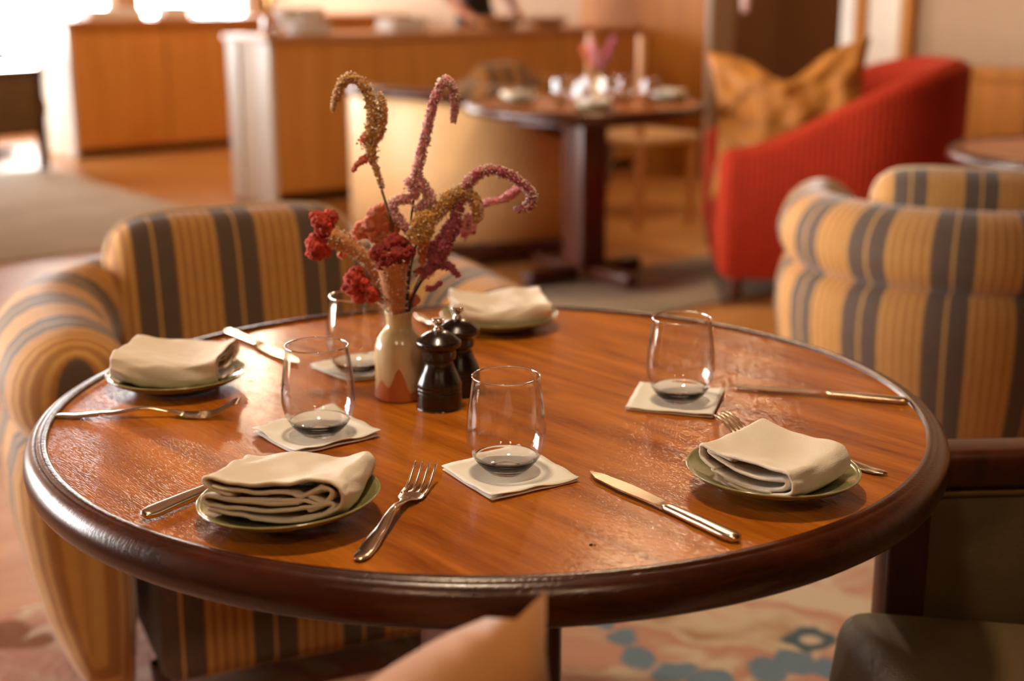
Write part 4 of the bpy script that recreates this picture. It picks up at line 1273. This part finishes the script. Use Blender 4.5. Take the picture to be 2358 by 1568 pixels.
# ------------------------------------------------------------------ counters
def counter(name, a0, a1, b0, depth, h, label, panels, toplabel):
    t = empty(name, (0, 0, 0), TH)
    tag(t, label, 'counter')
    put('body', boxes([(a0 + 0.03, a1, b0 + 0.02, b0 + depth, 0.06, h - 0.035)]), 'counter_wood', t, smooth=False)
    put('kick_board', boxes([(a0 + 0.05, a1, b0 + 0.05, b0 + depth - 0.03, 0, 0.06)]), 'dark_wood', t, smooth=False)
    w = (a1 - a0 - 0.03) / panels
    for k in range(panels):
        x0 = a0 + 0.03 + k * w
        put('panel', boxes([(x0 + 0.004, x0 + w - 0.004, b0, b0 + 0.022, 0.07, h - 0.04)], 0.004, 1), 'counter_wood', t, smooth=False)
    # pale framed end
    put('end_post', boxes([(a0, a0 + 0.03, b0 - 0.004, b0 + 0.16, 0, h - 0.036)], 0.005, 1), 'white_trim', t, smooth=False)
    put('end_post', boxes([(a0, a0 + 0.03, b0 + depth - 0.13, b0 + depth + 0.004, 0, h - 0.036)], 0.005, 1), 'white_trim', t, smooth=False)
    put('end_panel', boxes([(a0 + 0.012, a0 + 0.032, b0 + 0.15, b0 + depth - 0.12, 0, h - 0.036)]), 'cream_paint', t, smooth=False)
    wt = put('worktop', boxes([(a0 - 0.02, a1, b0 - 0.03, b0 + depth + 0.02, h - 0.035, h)], 0.006, 2), 'worktop_wood', rot=(0, 0, TH), smooth=False)
    tag(wt, toplabel, 'worktop')
    return t
CH = 0.94
counter('service_counter', 2.79, 5.58, 5.70, 0.50, CH, 'orange wood service counter with white end behind the cream booth', 4, 'pale wooden worktop on the counter behind the bouquet')
counter('service_counter', 2.72, 5.58, 8.50, 0.65, 0.97, 'orange wood counter farthest back by the windows', 4, 'pale wooden worktop on the farthest counter')
def on_c(a, db, far=False):
    return rm(a, (8.5 if far else 5.70) + db, 0.97 if far else CH)
def stack(name, loc, w, d, h, n, mat, label, cat, rz=TH):
    t = empty(name, loc, rz)
    tag(t, label, cat)
    for k in range(n):
        put('layer', boxes([(-w / 2 + 0.002 * (k % 2), w / 2 - 0.002 * ((k + 1) % 2), -d / 2, d / 2, k * h / n + 0.0005, (k + 1) * h / n - 0.0005)], min(0.4 * h / n, 0.006), 2), mat, t)
    return t
stack('folded_cloth', on_c(3.13, 0.14), 0.20, 0.16, 0.07, 4, 'linen_white', 'stack of white folded cloths beside the brass lamp on the counter', 'cloth')
stack('folded_cloth', on_c(3.80, 0.20), 0.24, 0.18, 0.075, 4, 'linen_white', 'stack of white folded cloths in the middle of the counter', 'cloth')
stack('folded_cloth', on_c(3.62, 0.2, True), 0.20, 0.18, 0.09, 4, 'linen_white', 'stack of white folded cloths on the farthest counter', 'cloth')
stack('menu_stack', on_c(3.15, 0.25, True), 0.42, 0.26, 0.07, 5, 'linen_white', 'wide pale stack of menus on the farthest counter', 'menu')
def bowl(loc, r, h, mat, label, cat='bowl'):
    o = put('serving_bowl', lathe(smooth_prof([(0.0001, 0.004), (r * 0.4, 0.004), (r * 0.45, 0), (r * 0.5, 0.004), (r * 0.8, h * 0.45), (r, h), (r * 0.97, h * 1.02), (r * 0.74, h * 0.45), (r * 0.4, 0.018), (0.0001, 0.014)], 3), 40), mat, loc=loc)
    return tag(o, label, cat)
bowl(on_c(3.20, 0.36), 0.15, 0.13, 'linen_white', 'large white bowl at the back of the counter by the brass lamp')
bowl(on_c(4.55, 0.24), 0.17, 0.07, 'basket', 'woven bread basket on the counter', 'basket')
bowl(on_c(4.95, 0.22), 0.14, 0.06, 'basket', 'small woven basket at the counter end by the wood panel', 'basket')
lp = empty('table_lamp', on_c(2.95, 0.25), TH)
tag(lp, 'slim brass lamp standing at the white counter end', 'lamp')
put('base', lathe(smooth_prof([(0.0001, 0), (0.06, 0), (0.06, 0.008), (0.02, 0.016), (0.0001, 0.02)], 2), 32), 'brass', lp)
put('stem', lathe([(0.0001, 0.01), (0.016, 0.01), (0.016, 0.34), (0.0001, 0.34)], 20), 'brass', lp)
put('shade', lathe([(0.045, 0.40), (0.09, 0.27), (0.088, 0.27), (0.043, 0.40)], 32), 'linen_white', lp)
gl = copy_tree(next(o for o in bpy.data.objects if o.name == 'stemless_glass'))
gl.location = on_c(2.84, 0.07)
tag(gl, 'glass tumbler on the white counter end beside the brass lamp', 'glass')

# far left table with a chair
FT = Vector((-3.81, 8.32, 0))
pedestal_table('dining_table', 0.48, (FT.x, FT.y, 0.0), TH, 'dark round table at the far left in front of the bright windows')
for x, y, l in [(0.25, -0.1, 'outermost on the far left table'), (0.34, -0.2, 'nearest the counter on the far left table'), (0.15, -0.25, 'beside the dark flowers on the far left table')]:
    g2 = copy_tree(next(o for o in bpy.data.objects if o.name == 'stemless_glass'))
    g2.location = (FT.x + x, FT.y + y, PZ)
    tag(g2, 'blurred glass ' + l, 'glass', 'glasses on the far left table')
q = v.copy()
COL.objects.link(q)
q.location = (FT.x + 0.22, FT.y + 0.08, PZ)
tag(q, 'small vase on the far left table', 'vase')
bunch('flower_bunch', (FT.x + 0.22, FT.y + 0.08, PZ), 'dark red flowers on the far left table', 9, ('dark_red_bloom', 'magenta_bloom', 'dark_red_bloom'))
wc = wood_armchair((-3.42, 7.72, 0.0135), math.radians(147), 'dark wooden chair in front of the far left table')
# small pale table at the right with a glass
st = pedestal_table('dining_table', 0.45, (1.85, 2.76, 0.0), TH, 'round table at the right edge behind the striped armchair seen from behind')
st.scale = (1, 1, 0.965)
g2 = copy_tree(next(o for o in bpy.data.objects if o.name == 'stemless_glass'))
g2.location = (1.86, 2.66, PZ * 0.965)
tag(g2, 'glass on the round table at the right edge', 'glass')
# pale slim pendant in the doorway and a pale chair beyond the red armchair
pd = empty('pendant_lamp', rm(5.2, 4.42, 0))
tag(pd, 'slim pale pink pendant tube hanging before the dark doorway', 'lamp')
put('tube', lathe(smooth_prof([(0.0001, 1.075), (0.018, 1.078), (0.024, 1.09), (0.024, 1.60), (0.012, 1.62), (0.0001, 1.622)], 2), 24), 'pink_glass', pd)
put('cord', lathe([(0.003, 1.62), (0.003, H)], 8), 'brass', pd, smooth=False)
ch = empty('side_chair', rm(4.05, 4.05, 0), TH + PI / 2)
tag(ch, 'pale wooden chair standing beyond the red armchair', 'chair')
for sx, hh in ((-1, 0.98), (1, 0.98)):
    put('back_post', boxes([(sx * 0.19 - 0.018, sx * 0.19 + 0.018, 0.17, 0.205, 0, hh)], 0.008, 2), 'worktop_wood', ch)
    put('front_leg', boxes([(sx * 0.19 - 0.018, sx * 0.19 + 0.018, -0.20, -0.165, 0, 0.44)], 0.008, 2), 'worktop_wood', ch)
put('seat', soft_box(0.44, 0.44, 0.05, 0.02), 'cream_leather', ch, loc=(0, 0, 0.43))
put('back_rail', boxes([(-0.172, 0.172, 0.178, 0.198, 0.62, 0.70)], 0.006, 2), 'worktop_wood', ch)

# ------------------------------------------------------------------ warm ceiling lamps, some of them added as unseen fill
def downlight(x, y, power, label, spot=False):
    t = empty('ceiling_lamp', (x, y, H if x < 1.0 else 2.9))
    tag(t, label, 'lamp', 'ceiling lamps')
    put('shade', lathe(smooth_prof([(0.03, 0.0), (0.05, -0.06), (0.14, -0.20), (0.138, -0.20), (0.045, -0.06)], 2), 32), 'brass', t)
    l = bpy.data.lights.new('bulb', 'SPOT' if spot else 'POINT')
    if spot:
        l.spot_size, l.spot_blend = math.radians(82), 0.7
    l.energy = power
    l.color = (1.0, 0.76, 0.50)
    l.shadow_soft_size = 0.12
    o = bpy.data.objects.new('bulb', l)
    COL.objects.link(o)
    o.parent = t
    o.location = (0, 0, -0.20)
for x, y, l in [(-0.6, -2.4, 'behind the camera above the window side as added fill'), (0.9, -2.4, 'behind the camera'), (-0.15, -0.1, 'over the round table'), (0.5, 3.45, 'between the round table and the far table'), (rm(3.6, 7.6).x, rm(3.6, 7.6).y, 'between the two counters, added to brighten them'), (rm(6.6, 4.6).x, rm(6.6, 4.6).y, 'inside the dark doorway, added to brighten it')]:  # lamps behind the camera, between counters and in doorway are added for brightness
    downlight(x, y, {'behind': 34.0, 'inside': 60.0, 'between': 120.0}.get(l.split()[0], 108.0), 'brass ceiling lamp hanging ' + l, l.startswith('over'))

# ------------------------------------------------------------------ person behind the counter
def person(loc, rz, label):
    J, E, R = [], [], []
    def add(p, r, par=None):
        J.append(p)
        R.append(r)
        if par is not None:
            E.append((par, len(J) - 1))
        return len(J) - 1
    pel = add((0, 0, 0.96), 0.125)
    sp1 = add((0, 0.005, 1.10), 0.115, pel)
    ch = add((0, 0.0, 1.29), 0.135, sp1)
    nb = add((0, 0.01, 1.45), 0.062, ch)
    nk = add((0, -0.005, 1.51), 0.052, nb)
    h1 = add((0, -0.02, 1.585), 0.078, nk)
    h2 = add((0, -0.015, 1.66), 0.084, h1)
    add((0, -0.01, 1.715), 0.055, h2)
    add((0, -0.105, 1.600), 0.012, h1)
    for s in (-1, 1):
        sh = add((s * 0.165, 0.0, 1.395), 0.062, ch)
        up = add((s * 0.215, -0.01, 1.26), 0.047, sh)
        el = add((s * 0.25, -0.03, 1.13), 0.040, up)
        fo = add((s * 0.225, -0.13, 1.06), 0.036, el)
        wr = add((s * 0.20, -0.225, 1.005), 0.024, fo)
        pa = add((s * 0.192, -0.275, 0.985), 0.026, wr)
        kn = add((s * 0.190, -0.305, 0.978), 0.024, pa)
        for k, (dx, l) in enumerate([(-0.027, 0.062), (-0.009, 0.074), (0.009, 0.070), (0.026, 0.054)]):
            a = add((s * 0.190 + dx, -0.318, 0.972), 0.0088, kn)
            b = add((s * 0.190 + dx * 1.15, -0.318 - l * 0.55, 0.965), 0.0082, a)
            add((s * 0.190 + dx * 1.2, -0.318 - l, 0.953), 0.0072, b)
        t1 = add((s * (0.190 - 0.034), -0.272, 0.978), 0.0105, pa)
        add((s * (0.190 - 0.054), -0.305, 0.964), 0.0088, t1)
        hp = add((s * 0.088, 0.005, 0.90), 0.092, pel)
        th = add((s * 0.095, -0.005, 0.70), 0.076, hp)
        kk = add((s * 0.098, -0.015, 0.50), 0.056, th)
        cf = add((s * 0.100, 0.02, 0.34), 0.052, kk)
        an = add((s * 0.102, 0.025, 0.09), 0.038, cf)
        hl = add((s * 0.103, 0.0, 0.045), 0.038, an)
        add((s * 0.112, -0.15, 0.034), 0.030, hl)
    me = bpy.data.meshes.new('m')
    me.from_pydata(J, E, [])
    o = bpy.data.objects.new('person', me)
    COL.objects.link(o)
    sk = o.modifiers.new('skin', 'SKIN')
    for i, r in enumerate(R):
        me.skin_vertices[0].data[i].radius = (r, r * (0.72 if i in (pel, sp1, ch) else 1.0))
    me.skin_vertices[0].data[0].use_root = True
    add_mod(o, 'SUBSURF', levels=2, render_levels=2)
    dg = bpy.context.evaluated_depsgraph_get()
    me2 = bpy.data.meshes.new_from_object(o.evaluated_get(dg))
    o.modifiers.clear()
    o.data = me2
    me2.materials.clear()
    me2.materials.append(MATS['black_cloth'])
    me2.materials.append(MATS['skin'])
    for p in me2.polygons:
        p.use_smooth = True
        c = p.center
        p.material_index = 1 if c.z > 1.475 or (c.y < -0.06 and c.z > 0.9 and abs(c.x) > 0.11) else 0
    put('hair', lathe([(0.096, 1.60), (0.103, 1.66), (0.096, 1.72), (0.065, 1.765), (0.0001, 1.78)], 24), 'hair_brown', o, loc=(0, 0.014, -0.005))
    for s in (-1, 1):
        put('eye', lathe(smooth_prof([(0.0001, -0.009), (0.008, -0.004), (0.009, 0.0), (0.008, 0.004), (0.0001, 0.009)], 2), 12), 'black_cloth', o, loc=(s * 0.032, -0.094, 1.625))
    o.location = loc
    o.rotation_euler = (0, 0, rz)
    return tag(o, 'person in black clothes standing behind the counter, hands on the worktop', 'person')
person(rm(4.80, 6.50, 0.0), TH, '')
